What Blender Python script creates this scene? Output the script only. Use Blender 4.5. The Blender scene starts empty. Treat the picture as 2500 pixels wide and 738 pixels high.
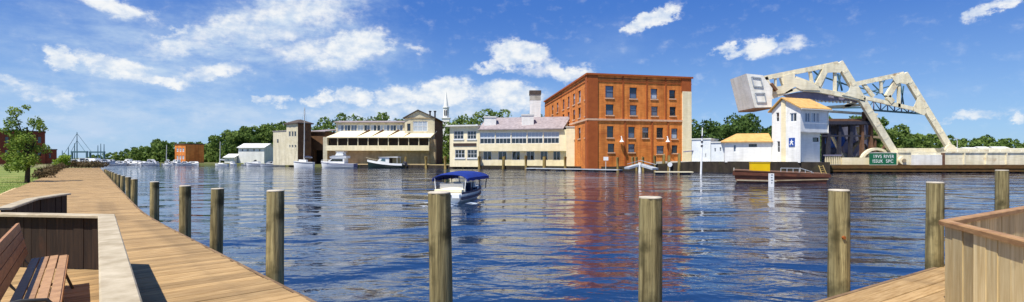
import bpy, bmesh, math, random
import numpy as np
from mathutils import Vector, Matrix
random.seed(7); RNG = np.random.default_rng(7)
S = bpy.context.scene
C = S.collection
R = math.radians
EYE, F, HY, CX = 1.75, 1250.0, 385.0, 1250.0
WATER = -1.0

# ------------------------------------------------------------------ camera, sky, sun, exposure
cam = bpy.data.cameras.new('camera'); cam_o = bpy.data.objects.new('camera', cam); C.objects.link(cam_o)
cam.sensor_fit = 'HORIZONTAL'; cam.sensor_width = 36.0; cam.lens = 36.0 * F / 2500.0
cam.shift_y = 16.0 / 2500.0; cam.clip_start = 0.1; cam.clip_end = 6000
cam_o.location = (0, 0, EYE); cam_o.rotation_euler = (R(90), 0, 0)
S.camera = cam_o
S.render.resolution_x, S.render.resolution_y = 1024, 302

SUN = Vector((-0.66, -0.66, 1.78)).normalized()          # towards the sun
sun_el = math.asin(SUN.z); sun_az = math.atan2(SUN.x, SUN.y)
W = bpy.data.worlds.new('World'); S.world = W; W.use_nodes = True
wt = W.node_tree; wt.nodes.clear(); wl = wt.links
def wn(t, **k):
    n = wt.nodes.new(t)
    for a, b in k.items(): setattr(n, a, b)
    return n
def wmath(op, a, b=None, c=None, clamp=False):
    n = wn('ShaderNodeMath', operation=op, use_clamp=clamp)
    for i, x in enumerate((a, b, c)):
        if x is None: continue
        if isinstance(x, (int, float)): n.inputs[i].default_value = x
        else: wl.new(x, n.inputs[i])
    return n.outputs[0]
def wramp(v, a, b, lo=0.0, hi=1.0):
    n = wn('ShaderNodeMapRange', interpolation_type='SMOOTHSTEP')
    wl.new(v, n.inputs[0])
    for i, x in zip((1, 2, 3, 4), (a, b, lo, hi)): n.inputs[i].default_value = x
    return n.outputs[0]
sky = wn('ShaderNodeTexSky', sky_type='NISHITA', sun_disc=False, sun_elevation=sun_el, sun_rotation=sun_az,
         air_density=1.0, dust_density=0.15, ozone_density=4.0, altitude=0)
tc = wn('ShaderNodeTexCoord')
sep = wn('ShaderNodeSeparateXYZ'); wl.new(tc.outputs['Generated'], sep.inputs[0])
az = wmath('ARCTAN2', sep.outputs[0], sep.outputs[1]); el = wmath('ARCSINE', sep.outputs[2])
cmb = wn('ShaderNodeCombineXYZ'); wl.new(az, cmb.inputs[0]); wl.new(el, cmb.inputs[1])
def wnoise(scale, detail, rough, sx=1, sy=1, off=0.0):
    mp = wn('ShaderNodeMapping'); wl.new(cmb.outputs[0], mp.inputs[0])
    mp.inputs['Scale'].default_value = (sx, sy, 1); mp.inputs['Location'].default_value = (off, off * .7, off)
    n = wn('ShaderNodeTexNoise'); wl.new(mp.outputs[0], n.inputs['Vector'])
    n.inputs['Scale'].default_value = scale; n.inputs['Detail'].default_value = detail; n.inputs['Roughness'].default_value = rough
    return n
wz = wnoise(13, 8, .68, 1, 1.4)
wv = wn('ShaderNodeVectorMath', operation='SUBTRACT'); wl.new(wz.outputs['Color'], wv.inputs[0]); wv.inputs[1].default_value = (.5, .5, .5)
wvs = wn('ShaderNodeVectorMath', operation='MULTIPLY'); wl.new(wv.outputs[0], wvs.inputs[0]); wvs.inputs[1].default_value = (.15, .075, 0)
wva = wn('ShaderNodeVectorMath', operation='ADD'); wl.new(wvs.outputs[0], wva.inputs[0]); wl.new(cmb.outputs[0], wva.inputs[1])
def blob(px, py, hw, hh, rot, inner, amount, edge=1.0):
    k = (px - CX) / F; a0 = math.atan(k); ca = math.cos(a0); e0 = math.atan((HY - py) / F * ca)
    mp = wn('ShaderNodeMapping', vector_type='TEXTURE'); wl.new(wva.outputs[0], mp.inputs[0])
    mp.inputs['Location'].default_value = (a0, e0, 0); mp.inputs['Rotation'].default_value = (0, 0, R(rot))
    mp.inputs['Scale'].default_value = (1.15 * hw / F * ca * ca, 1.25 * hh / F * ca, 1)
    ln = wn('ShaderNodeVectorMath', operation='LENGTH'); wl.new(mp.outputs[0], ln.inputs[0])
    return wramp(ln.outputs['Value'], edge, inner, 0, amount)
CUMULUS = [  # px, py, half width, half height, tilt, inner, amount
    (1090, 222, 92, 42, 2, .45, .95), (970, 232, 72, 32, 2, .4, .9), (868, 236, 52, 24, 4, .4, .8), (795, 236, 50, 24, 4, .4, .9),
    (1240, 232, 100, 42, -4, .4, .85), (690, 243, 45, 14, 4, .3, .7), (640, 246, 32, 12, 4, .3, .7), (1000, 275, 330, 34, 2, .1, .5),
    (1265, 135, 78, 32, -6, .45, .95), (1385, 172, 95, 24, -16, .3, .85), (1185, 158, 48, 14, 12, .3, .7), (1310, 165, 60, 18, 0, .3, .5),
    (1595, 48, 82, 20, 22, .35, .95), (1552, 66, 40, 11, 14, .3, .8), (1838, 122, 62, 26, 6, .4, .95), (1775, 132, 40, 14, 0, .3, .85),
    (1915, 118, 62, 22, 8, .2, .6), (2425, 22, 70, 22, 24, .3, .8), (2390, 283, 90, 15, 4, .2, .7), (2330, 298, 45, 9, 4, .2, .6),
    (2490, 285, 40, 10, 0, .2, .6), (1715, 190, 45, 12, 8, .1, .35),
    (880, 105, 95, 40, 6, .4, .95), (760, 120, 130, 34, 8, .25, .7), (830, 150, 120, 22, 6, .2, .6), (1010, 118, 60, 10, -12, .1, .45),
    (150, 145, 62, 30, -14, .4, .9), (285, 165, 120, 30, -10, .3, .85), (400, 195, 90, 18, -12, .2, .8), (520, 175, 130, 22, 14, .2, .75),
    (290, 12, 110, 34, -10, .3, .9), (420, 70, 60, 14, 24, .2, .6), (430, 115, 130, 30, 8, .15, .7), (570, 65, 200, 34, 18, .1, .75),
    (740, 30, 200, 46, 10, .1, .8), (25, 205, 60, 18, -8, .2, .6), (120, 235, 110, 22, -22, .1, .5), (650, 80, 160, 30, 14, .1, .6)]
VEIL = [(360, 270, 480, 80, 4, 0, .95), (150, 320, 400, 90, 0, 0, 1.0), (620, 290, 420, 60, 3, 0, 1.0), (330, 150, 480, 150, 6, 0, .75), (520, 120, 360, 110, 14, 0, .95), (720, 40, 300, 80, 12, 0, .9), (820, 130, 260, 70, 6, 0, .8), (230, 175, 260, 60, -10, 0, .9), (520, 190, 260, 40, 14, 0, .7),
        (250, 60, 300, 90, 0, 0, .4), (70, 210, 220, 60, -14, 0, .65), (1100, 270, 420, 75, 0, 0, .85), (1500, 100, 160, 60, 12, 0, .12), (2200, 260, 300, 60, 0, 0, .16)]
def fold(lst):
    acc = None
    for b in lst:
        o = blob(*b); acc = o if acc is None else wmath('MAXIMUM', acc, o)
    return acc
nA = wnoise(30, 8, .6, 1, 1.5, 3.1); nB = wnoise(9, 7, .62, 1, 2.6, 1.7)
cum = fold(CUMULUS)
cum = wmath('ADD', cum, wmath('MULTIPLY', wmath('SUBTRACT', nA.outputs['Fac'], .5), 1.25))
cum = wramp(cum, .0, 1.02)
cum = wmath('MULTIPLY', cum, .96)
nC = wnoise(17, 8, .66, 1, 2.8, 5.3)
veil = wmath('MULTIPLY', fold(VEIL), wmath('ADD', wramp(nB.outputs['Fac'], .34, .64, .22, .8), wramp(nC.outputs['Fac'], .35, .7, 0, .6)), clamp=True)
# the rest of the sky, outside the frame: the same thin broken cloud
wide = wmath('MULTIPLY', wramp(nB.outputs['Fac'], .55, .75, 0, .5), wramp(el, .32, .5))
thin = wmath('MAXIMUM', veil, wide)
hs = wn('ShaderNodeHueSaturation'); wl.new(sky.outputs[0], hs.inputs['Color']); hs.inputs['Saturation'].default_value = 1.22
hs.inputs['Hue'].default_value = .512
tint = wn('ShaderNodeMix', data_type='RGBA', blend_type='MULTIPLY'); tint.inputs[0].default_value = 1
wl.new(hs.outputs[0], tint.inputs[6]); tint.inputs[7].default_value = (.60, .70, .90, 1)
deep = wn('ShaderNodeMix', data_type='RGBA'); wl.new(wramp(el, -.02, .30), deep.inputs[0]); deep.inputs[6].default_value = (2.5, 4.3, 6.6, 1); deep.inputs[7].default_value = (.50, 1.55, 4.7, 1)
clear = wn('ShaderNodeMix', data_type='RGBA'); clear.inputs[0].default_value = .68; wl.new(tint.outputs[2], clear.inputs[6]); wl.new(deep.outputs[2], clear.inputs[7])
ccol = wn('ShaderNodeMix', data_type='RGBA'); wl.new(wramp(nA.outputs['Fac'], .35, .65), ccol.inputs[0])
ccol.inputs[6].default_value = (4.9, 5.6, 6.5, 1); ccol.inputs[7].default_value = (6.9, 7.0, 7.0, 1)
hazy = wn('ShaderNodeMix', data_type='RGBA'); wl.new(thin, hazy.inputs[0]); wl.new(clear.outputs[2], hazy.inputs[6]); hazy.inputs[7].default_value = (3.7, 4.8, 6.3, 1)
mixs = wn('ShaderNodeMix', data_type='RGBA'); wl.new(cum, mixs.inputs[0]); wl.new(hazy.outputs[2], mixs.inputs[6]); wl.new(ccol.outputs[2], mixs.inputs[7])
bg = wn('ShaderNodeBackground'); bg.inputs['Strength'].default_value = 0.10
wl.new(mixs.outputs[2], bg.inputs['Color'])
wo = wn('ShaderNodeOutputWorld'); wl.new(bg.outputs[0], wo.inputs[0])
W.cycles.sampling_method = 'MANUAL'; W.cycles.sample_map_resolution = 512

sd = bpy.data.lights.new('sun', 'SUN'); sd.energy = 5.0; sd.angle = R(.53); sd.color = (1, .945, .86)
so = bpy.data.objects.new('sun', sd); C.objects.link(so); so.location = (-30, -30, 40)
so.rotation_euler = (-SUN).to_track_quat('-Z', 'Y').to_euler()
S.view_settings.view_transform = 'Standard'; S.view_settings.look = 'None'; S.view_settings.exposure = 0.46; S.view_settings.gamma = 1.0
S.view_settings.use_curve_mapping = False
S.render.engine = 'CYCLES'; S.cycles.max_bounces = 6; S.cycles.use_denoising = True

# ------------------------------------------------------------------ helpers
def P(px, py, z): return Vector(((px - CX) / F * z, z, EYE - (py - HY) / F * z))
def G(px, py, h=0.0): return P(px, py, (EYE - h) * F / (py - HY))
def lin(h):
    h = h.lstrip('#'); o = []
    for i in (0, 2, 4):
        c = int(h[i:i + 2], 16) / 255; o.append(c / 12.92 if c <= .04045 else ((c + .055) / 1.055) ** 2.4)
    return (*o, 1)
MATS = {}
def mat(name, a, b=None, rough=.7, scale=3.0, stretch=(1, 1, 1), bump=0.0, bscale=None, rnd=0.0, spec=.3, metal=0.0, detail=5, dirt=None, streak=0.0):
    """two-tone noise material: a/b hex colours, object-random brightness rnd"""
    m = bpy.data.materials.new(name); m.use_nodes = True; nt = m.node_tree; L = nt.links
    p = nt.nodes['Principled BSDF']; p.inputs['Roughness'].default_value = rough; p.inputs['Specular IOR Level'].default_value = spec
    p.inputs['Metallic'].default_value = metal
    t = nt.nodes.new('ShaderNodeTexCoord'); mp = nt.nodes.new('ShaderNodeMapping'); L.new(t.outputs['Object'], mp.inputs[0])
    mp.inputs['Scale'].default_value = stretch
    vec = mp.outputs[0]
    oi = nt.nodes.new('ShaderNodeObjectInfo')
    add = nt.nodes.new('ShaderNodeVectorMath'); add.operation = 'ADD'; L.new(vec, add.inputs[0])
    sc = nt.nodes.new('ShaderNodeVectorMath'); sc.operation = 'SCALE'; sc.inputs[0].default_value = (37, 11, 23); L.new(oi.outputs['Random'], sc.inputs['Scale'])
    L.new(sc.outputs[0], add.inputs[1]); vec = add.outputs[0]
    n = nt.nodes.new('ShaderNodeTexNoise'); L.new(vec, n.inputs['Vector']); n.inputs['Scale'].default_value = scale; n.inputs['Detail'].default_value = detail
    n.inputs['Roughness'].default_value = .62
    mr = nt.nodes.new('ShaderNodeMapRange'); L.new(n.outputs['Fac'], mr.inputs[0]); mr.inputs[1].default_value = .3; mr.inputs[2].default_value = .7
    mx = nt.nodes.new('ShaderNodeMix'); mx.data_type = 'RGBA'; L.new(mr.outputs[0], mx.inputs[0])
    mx.inputs[6].default_value = lin(a); mx.inputs[7].default_value = lin(b or a)
    col = mx.outputs[2]
    if dirt:
        dn = nt.nodes.new('ShaderNodeTexNoise'); L.new(t.outputs['Object'], dn.inputs['Vector']); dn.inputs['Scale'].default_value = dirt[1]; dn.inputs['Detail'].default_value = 6
        dr = nt.nodes.new('ShaderNodeMapRange'); L.new(dn.outputs['Fac'], dr.inputs[0]); dr.inputs[1].default_value = dirt[2]; dr.inputs[2].default_value = dirt[2] + .18; dr.inputs[4].default_value = dirt[3]
        dm = nt.nodes.new('ShaderNodeMix'); dm.data_type = 'RGBA'; L.new(dr.outputs[0], dm.inputs[0]); L.new(col, dm.inputs[6]); dm.inputs[7].default_value = lin(dirt[0]); col = dm.outputs[2]
    if streak:
        val = None
        for stv, lo_, hi_ in (((1.3, 1.3, .1), 1 - streak, 1 + streak * .35), ((.7, .7, 7), 1 - streak * .5, 1 + streak * .4)):
            m2 = nt.nodes.new('ShaderNodeMapping'); L.new(t.outputs['Object'], m2.inputs[0]); m2.inputs['Scale'].default_value = stv
            sn = nt.nodes.new('ShaderNodeTexNoise'); L.new(m2.outputs[0], sn.inputs['Vector']); sn.inputs['Scale'].default_value = 1.0; sn.inputs['Detail'].default_value = 5
            sr = nt.nodes.new('ShaderNodeMapRange'); L.new(sn.outputs['Fac'], sr.inputs[0]); sr.inputs[1].default_value = .3; sr.inputs[2].default_value = .62; sr.inputs[3].default_value = lo_; sr.inputs[4].default_value = hi_
            if val is None: val = sr.outputs[0]
            else:
                mm = nt.nodes.new('ShaderNodeMath'); mm.operation = 'MULTIPLY'; L.new(val, mm.inputs[0]); L.new(sr.outputs[0], mm.inputs[1]); val = mm.outputs[0]
        h3 = nt.nodes.new('ShaderNodeHueSaturation'); L.new(val, h3.inputs['Value']); L.new(col, h3.inputs['Color']); col = h3.outputs[0]
    if rnd:
        r2 = nt.nodes.new('ShaderNodeMapRange'); L.new(oi.outputs['Random'], r2.inputs[0]); r2.inputs[3].default_value = 1 - rnd; r2.inputs[4].default_value = 1 + rnd
        hs2 = nt.nodes.new('ShaderNodeHueSaturation'); L.new(r2.outputs[0], hs2.inputs['Value']); L.new(col, hs2.inputs['Color']); col = hs2.outputs[0]
    L.new(col, p.inputs['Base Color'])
    if bump:
        b2 = nt.nodes.new('ShaderNodeBump'); b2.inputs['Strength'].default_value = min(1, bump); b2.inputs['Distance'].default_value = .02
        if bscale:
            n2 = nt.nodes.new('ShaderNodeTexNoise'); L.new(vec, n2.inputs['Vector']); n2.inputs['Scale'].default_value = bscale; n2.inputs['Detail'].default_value = 5
            L.new(n2.outputs['Fac'], b2.inputs['Height'])
        else: L.new(n.outputs['Fac'], b2.inputs['Height'])
        L.new(b2.outputs[0], p.inputs['Normal'])
    MATS[name] = m
    return m

class MB:
    def __init__(s, xf=None): s.v = []; s.f = []; s.xf = xf
    def add(s, vs, fs):
        k = len(s.v); s.v += [s.xf(*v) if s.xf else Vector(v) for v in vs]; s.f += [tuple(i + k for i in f) for f in fs]; return s
    def box(s, x0, x1, y0, y1, z0, z1):
        return s.add([(x, y, z) for z in (z0, z1) for y in (y0, y1) for x in (x0, x1)], [(0, 2, 3, 1), (4, 5, 7, 6), (0, 1, 5, 4), (2, 6, 7, 3), (0, 4, 6, 2), (1, 3, 7, 5)])
    def prism(s, pts, ext):
        n = len(pts); e = Vector(ext); a = [Vector(p) for p in pts]
        return s.add(a + [p + e for p in a], [tuple(range(n))[::-1], tuple(range(n, 2 * n))] + [(i, (i + 1) % n, (i + 1) % n + n, i + n) for i in range(n)])
    def beam(s, p0, p1, w, h, up=(0, 0, 1)):
        p0, p1 = Vector(p0), Vector(p1); d = (p1 - p0).normalized(); up = Vector(up)
        x = d.cross(up)
        if x.length < 1e-4: x = d.cross(Vector((1, 0, 0)))
        x.normalize(); y = x.cross(d).normalized(); x *= w / 2; y *= h / 2
        vs = [p + a * x + b * y for p in (p0, p1) for a, b in ((-1, -1), (1, -1), (1, 1), (-1, 1))]
        return s.add(vs, [(3, 2, 1, 0), (4, 5, 6, 7)] + [(i, (i + 1) % 4, (i + 1) % 4 + 4, i + 4) for i in range(4)])
    def loft(s, rings, close=True):
        n = len(rings[0]); vs = [p for r in rings for p in r]; fs = []
        for k in range(len(rings) - 1):
            for i in range(n if close else n - 1):
                j = (i + 1) % n; fs.append((k * n + i, k * n + j, (k + 1) * n + j, (k + 1) * n + i))
        fs.append(tuple(range(n))[::-1]); fs.append(tuple(range((len(rings) - 1) * n, len(rings) * n)))
        return s.add(vs, fs)
    def tube(s, pts, rads, n=10):
        rings = []
        for i, p in enumerate(pts):
            p = Vector(p); d = (Vector(pts[min(i + 1, len(pts) - 1)]) - Vector(pts[max(i - 1, 0)])).normalized()
            x = d.cross(Vector((0, 0, 1)))
            if x.length < 1e-3: x = Vector((1, 0, 0))
            x.normalize(); y = d.cross(x); r = rads[i] if isinstance(rads, (list, tuple)) else rads
            rings.append([p + r * (math.cos(a) * x + math.sin(a) * y) for a in [2 * math.pi * q / n for q in range(n)]])
        return s.loft(rings)
    def build(s, name, m, parent=None, smooth=False, kind=None, label=None, fix=True):
        me = bpy.data.meshes.new(name); off = Vector((0, 0, 0)); q = parent
        while q is not None: off += q.location; q = q.parent
        me.from_pydata([tuple(v - off) for v in s.v], [], s.f)
        if fix:
            b = bmesh.new(); b.from_mesh(me); bmesh.ops.recalc_face_normals(b, faces=b.faces); b.to_mesh(me); b.free()
        if smooth:
            me.polygons.foreach_set('use_smooth', [True] * len(me.polygons))
            me.set_sharp_from_angle(angle=R(40))
        me.materials.append(MATS[m] if isinstance(m, str) else m)
        o = bpy.data.objects.new(name, me); C.objects.link(o); o.parent = parent
        if kind: o['kind'] = kind
        if label: o['label'] = label
        return o
def tag(o, label, cat, group=None):
    o['label'] = label; o['category'] = cat
    if group: o['group'] = group
    return o
def thing(name, label, cat, loc=(0, 0, 0), group=None):
    o = bpy.data.objects.new(name, None); C.objects.link(o); o.location = loc; o.empty_display_size = .3
    return tag(o, label, cat, group)
def local(o, yaw):
    """boat frame: x forward, y to port, z up, at o"""
    c, s_ = math.cos(yaw), math.sin(yaw); o = Vector(o)
    return lambda x, y, z: Vector((o.x + x * c - y * s_, o.y + x * s_ + y * c, o.z + z))
def copy_tree(o, parent=None):
    c = o.copy(); C.objects.link(c); c.parent = parent
    for ch in o.children: copy_tree(ch, c)
    return c
ORD = ['first', 'second', 'third', 'fourth', 'fifth', 'sixth', 'seventh', 'eighth', 'ninth', 'tenth', 'eleventh', 'twelfth', 'thirteenth', 'fourteenth', 'fifteenth', 'sixteenth', 'seventeenth', 'eighteenth', 'nineteenth', 'twentieth', 'twenty-first', 'twenty-second', 'twenty-third', 'twenty-fourth', 'twenty-fifth', 'twenty-sixth', 'twenty-seventh', 'twenty-eighth', 'twenty-ninth', 'thirtieth', 'thirty-first', 'thirty-second']

class Fr:
    """a vertical facade plane from a to b (plan points); n faces the camera"""
    def __init__(s, a, b):
        s.o = Vector((a[0], a[1], 0)); d = Vector((b[0] - a[0], b[1] - a[1], 0)); s.len = d.length; s.d = d.normalized()
        s.n = Vector((s.d.y, -s.d.x, 0))
        if s.n.dot(-s.o) < 0: s.n = -s.n
    def pt(s, u, h, out=0.0): return s.o + s.d * u + Vector((0, 0, h)) + s.n * out
    def s_of(s, px):
        k = (px - CX) / F; return (k * s.o.y - s.o.x) / (s.d.x - k * s.d.y)
    def h_of(s, px, py): return EYE - (py - HY) / F * (s.o.y + s.s_of(px) * s.d.y)
    def rect(s, x0, x1, y0, y1):
        m = (x0 + x1) / 2; return s.s_of(x0), s.s_of(x1), s.h_of(m, y1), s.h_of(m, y0)
    def slab(s, mb, u0, u1, h0, h1, o0, o1):
        vs = [s.pt(u, h, o) for h in (h0, h1) for o in (o0, o1) for u in (u0, u1)]
        return mb.add(vs, [(0, 2, 3, 1), (4, 5, 7, 6), (0, 1, 5, 4), (2, 6, 7, 3), (0, 4, 6, 2), (1, 3, 7, 5)])
def wall(fr, u0, u1, h0, h1, holes, m, parent, name='wall', depth=.3, out=0.0):
    us = sorted({u0, u1, *[x for h in holes for x in h[:2]]}); hs_ = sorted({h0, h1, *[x for h in holes for x in h[2:4]]})
    us = [u for u in us if u0 - 1e-6 <= u <= u1 + 1e-6]; hs_ = [h for h in hs_ if h0 - 1e-6 <= h <= h1 + 1e-6]
    mb = MB()
    for a, b in zip(us, us[1:]):
        for c, d in zip(hs_, hs_[1:]):
            mu, mh = (a + b) / 2, (c + d) / 2
            if any(q[0] < mu < q[1] and q[2] < mh < q[3] for q in holes): continue
            mb.add([fr.pt(a, c, out), fr.pt(b, c, out), fr.pt(b, d, out), fr.pt(a, d, out)], [(0, 1, 2, 3)])
    for a, b, c, d in [h[:4] for h in holes]:
        for (ua, ha), (ub, hb) in zip(((a, c), (b, c), (b, d), (a, d)), ((b, c), (b, d), (a, d), (a, c))):
            mb.add([fr.pt(ua, ha, out), fr.pt(ub, hb, out), fr.pt(ub, hb, out - depth), fr.pt(ua, ha, out - depth)], [(0, 1, 2, 3)])
    return mb.build(name, m, parent, fix=False)
def window(fr, q, parent, cols=1, rows=2, fm='frame_dark', pm='glass', inset=-.14, fw=.09, sill=None, name='window', label=None):
    u0, u1, h0, h1 = q; mb = MB()
    def bar(a, b, c, d): fr.slab(mb, a, b, c, d, inset - .05, inset + .05)
    bar(u0, u0 + fw, h0, h1); bar(u1 - fw, u1, h0, h1); bar(u0 + fw, u1 - fw, h0, h0 + fw); bar(u0 + fw, u1 - fw, h1 - fw, h1)
    t = fw * .35; gu = [u0 + fw + (u1 - u0 - 2 * fw) * i / cols for i in range(cols + 1)]; gh = [h0 + fw + (h1 - h0 - 2 * fw) * i / rows for i in range(rows + 1)]
    for u in gu[1:-1]: bar(u - t, u + t, h0 + fw, h1 - fw)
    for h in gh[1:-1]:
        for a, b in zip(gu, gu[1:]): fr.slab(mb, a + t, b - t, h - t, h + t, inset - .045, inset + .045)
    w = mb.build(name, fm, parent, label=label)
    for a, b in zip(gu, gu[1:]):
        for c, d in zip(gh, gh[1:]):
            g = MB(); j = random.uniform(-.012, .012); k = random.uniform(-.012, .012)
            g.add([fr.pt(a, c, inset - .02 + j), fr.pt(b, c, inset - .02 - j), fr.pt(b, d, inset - .02 - k), fr.pt(a, d, inset - .02 + k)], [(0, 1, 2, 3)]); g.build('pane', pm if not (pm == 'glass_sky' and random.random() < .4) else random.choice(('glass', 'glass', 'glass_pale')), w, fix=False)
    if sill:
        g = MB(); fr.slab(g, u0 - .12, u1 + .12, h0 - .24, h0, inset + .05, .16); g.build('sill', sill, w)
    return w

# ------------------------------------------------------------------ materials
mat('deck', 'b3966a', '886a40', .8, 2.2, (1.2, 14, 10), .5, rnd=.22, dirt=('7a6444', 1.1, .5, .75))
mat('deck_far', 'bd9266', '9c754c', .8, 2.0, (1, 1, 1), .1)
mat('fascia', '8c7355', '5f4a36', .8, 3, (1, 1, 6), .3)
mat('fence_pale', 'e4d09c', 'bda26c', .75, 2.0, (9, 9, .7), .3, rnd=.26, dirt=('6d5a45', 2.2, .56, .55))
mat('fence_shade', '3b2c20', '211812', .8, 2.0, (9, 9, .7), .35, rnd=.2, dirt=('55331f', 2.4, .58, .5))  # back-wall shade put into the board colour
mat('cap_pale', 'beb196', '988a6e', .7, 3, (1.5, 1.5, 6), .3, dirt=('8c7a5e', 3, .55, .5))
mat('cap_brown', 'b08a5c', '85603c', .6, 3, (1.5, 1.5, 6), .25)
mat('bench_slat', 'b0804f', '865f3c', .5, 3, (2, 2, 9), .25, rnd=.12)
mat('rust', 'b0692c', '8a4a20', .8, 8)
mat('iron', '26241f', '38352e', .5, 6, spec=.5)
mat('post', 'b0a272', '4c4226', .85, 2.4, (9, 9, .38), 1.0, bscale=9, rnd=.25, dirt=('3a351c', 3.2, .48, .85))
mat('post_top', 'c9c0ad', 'a39a86', .8, 8, bump=.2)
mat('piling', '9c8850', '6d5b36', .85, 2, (4, 4, .6), .3, rnd=.2)
mat('brick', 'dc8a42', 'cc7634', .85, .55, dirt=('b05c28', .35, .5, .6), bump=.15, bscale=9, streak=.3)
mat('brick_dark', 'a85a2a', '964c24', .85, .9)
mat('brick_red', '8e4a33', '74382a', .85, .7)
mat('stone_trim', 'd9b595', 'c69a78', .8, 2)
mat('cream', 'f2e6c2', 'e6d8ae', .75, .8, dirt=('cbb98f', .5, .6, .3), streak=.1)
mat('cream_steel', 'ece4c8', 'dfd3ae', .5, .5, dirt=('a07c4e', .7, .58, .7), streak=.2)
mat('steel_white', 'eeece2', 'e0dccd', .5, .5, dirt=('bdb59b', .8, .62, .4), streak=.14)
mat('white', 'ecebe4', 'e0dfd8', .7, .7, dirt=('bdbbae', .6, .6, .35), streak=.12)
mat('bench_seat', 'b08a62', '8c6a4a', .5, 3, (2, 2, 9), .25, rnd=.12)
mat('white_gloss', 'eeeeea', 'e4e4de', .25, 2, spec=.5)
mat('white_shed', 'dfe3e3', 'c9d0d2', .7, .8)
mat('tan', 'a8977a', '8f7c60', .8, .8, dirt=('83694a', .8, .55, .5), streak=.2)
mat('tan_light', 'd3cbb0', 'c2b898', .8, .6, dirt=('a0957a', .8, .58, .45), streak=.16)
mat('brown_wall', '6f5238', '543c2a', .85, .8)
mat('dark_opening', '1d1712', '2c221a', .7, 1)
mat('roof_dark', '5a5048', '443c36', .9, 2)
mat('roof_grey', 'a39898', '867c7c', .85, 1.2, dirt=('6a6060', 1.5, .52, .5))
mat('roof_orange', 'd2ab6c', 'ba9050', .8, 1.5, dirt=('9c7646', 1.0, .52, .5))
mat('roof_white', 'dcdcd6', 'c6c6c0', .7, 1)
mat('frame_dark', '4a3a30', '3c2f28', .6, 3)
mat('frame_white', 'e4e6e4', 'd6d8d6', .5, 3)
mat('quay', '3d352b', '211d18', .9, 1.2, (1, 1, .4), .4, dirt=('4d4a2a', .8, .55, .5))
mat('fender', '6f5028', '4a3419', .85, 1.0, (1, 1, 5), .3, dirt=('4d4a22', .6, .55, .6))
mat('concrete', 'b8b4a6', 'a19d90', .85, 1, dirt=('837f70', .6, .55, .5))
mat('dock_grey', 'b6bcc0', '969ca0', .7, 1.5)
mat('barge', '7a4a34', '4a2c21', .7, 1.0, (1, 1, 3), .3, dirt=('3b2a22', 1.2, .55, .6))
mat('yellow', 'f0c808', 'e4b802', .5, 1)
mat('sign_green', '1f6b45', '1a5d3c', .5, 2)
mat('sign_blue', '2a55a8', '244a94', .5, 2)
mat('canvas_blue', '1a3488', '15296c', .7, 3)
mat('navy', '1a2340', '20294a', .5, 3)
mat('hull_green', '22352f', '1a2a26', .35, 2, spec=.5)
mat('rope_dark', '2c2a28')
mat('mast', 'd6d6d0', 'b8b8b2', .4, 2)
mat('teal_steel', '4f6f78', '40606a', .6, 2)
mat('steel_brown', '7a5a44', '5f4534', .8, 1.5)
mat('steel_dark', '3a3a44', '2a2a34', .7, 1.5)
mat('slate_steel', '8f8ba0', '77748a', .7, .8)
mat('machine_back', '6a6a78', '3c3c4c', .8, .5, dirt=('4a4038', .6, .5, .7))
mat('bark', '4a3a2a', '32281d', .9, 5, (3, 3, .5), .5)
mat('ground', '6f7a45', '5c5a38', .95, .12, dirt=('87795a', .05, .5, .7))
mat('lawn', '758238', '566826', .95, .6, dirt=('8f8a4c', .3, .48, .8))
mat('sand', 'cdb58a', 'b39a6c', .95, .8, bump=.4, bscale=14)
mat('rock', '6b5a4a', '4a3c32', .9, 3, bump=.5)
def leaf_mat(name, a, b, trans=.35):
    m = mat(name, a, b, .7, .16 if 'wood' in name or 'dark' in name else .8, spec=.15, detail=5)
    nt = m.node_tree; p = nt.nodes['Principled BSDF']; L = nt.links
    col = p.inputs['Base Color'].links[0].from_socket
    tr = nt.nodes.new('ShaderNodeBsdfTranslucent'); L.new(col, tr.inputs[0]); mx = nt.nodes.new('ShaderNodeMixShader'); mx.inputs[0].default_value = trans
    out = nt.nodes['Material Output']; L.new(p.outputs[0], mx.inputs[1]); L.new(tr.outputs[0], mx.inputs[2]); L.new(mx.outputs[0], out.inputs[0])
leaf_mat('leaf_near', '8fa046', '627d33'); leaf_mat('leaf_wood', '82954a', '3f5c28'); leaf_mat('leaf_dark', '667f40', '304a20'); leaf_mat('leaf_brown', '7a6a4a', '54452f'); leaf_mat('leaf_lime', '93a83c', '6f8a2c')
mat('foam', 'dfe8ee', 'b8cbe0', .6, 6)
leaf_mat('grass_blade', '7d9338', '5d7a24')
def glass(name, col, rough):
    m = bpy.data.materials.new(name); m.use_nodes = True; p = m.node_tree.nodes['Principled BSDF']
    p.inputs['Base Color'].default_value = col; p.inputs['Roughness'].default_value = rough; p.inputs['Specular IOR Level'].default_value = .8; p.inputs['IOR'].default_value = 1.6
    MATS[name] = m
glass('glass', (.012, .014, .018, 1), .04); glass('glass_sky', (.10, .13, .19, 1), .08); glass('glass_pale', (.42, .47, .52, 1), .15)
def clear_glass():
    m = bpy.data.materials.new('boat_glass'); m.use_nodes = True; nt = m.node_tree; p = nt.nodes['Principled BSDF']
    p.inputs['Base Color'].default_value = (.75, .85, .88, 1); p.inputs['Roughness'].default_value = .03; p.inputs['Alpha'].default_value = .3
    MATS['boat_glass'] = m
clear_glass()
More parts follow.
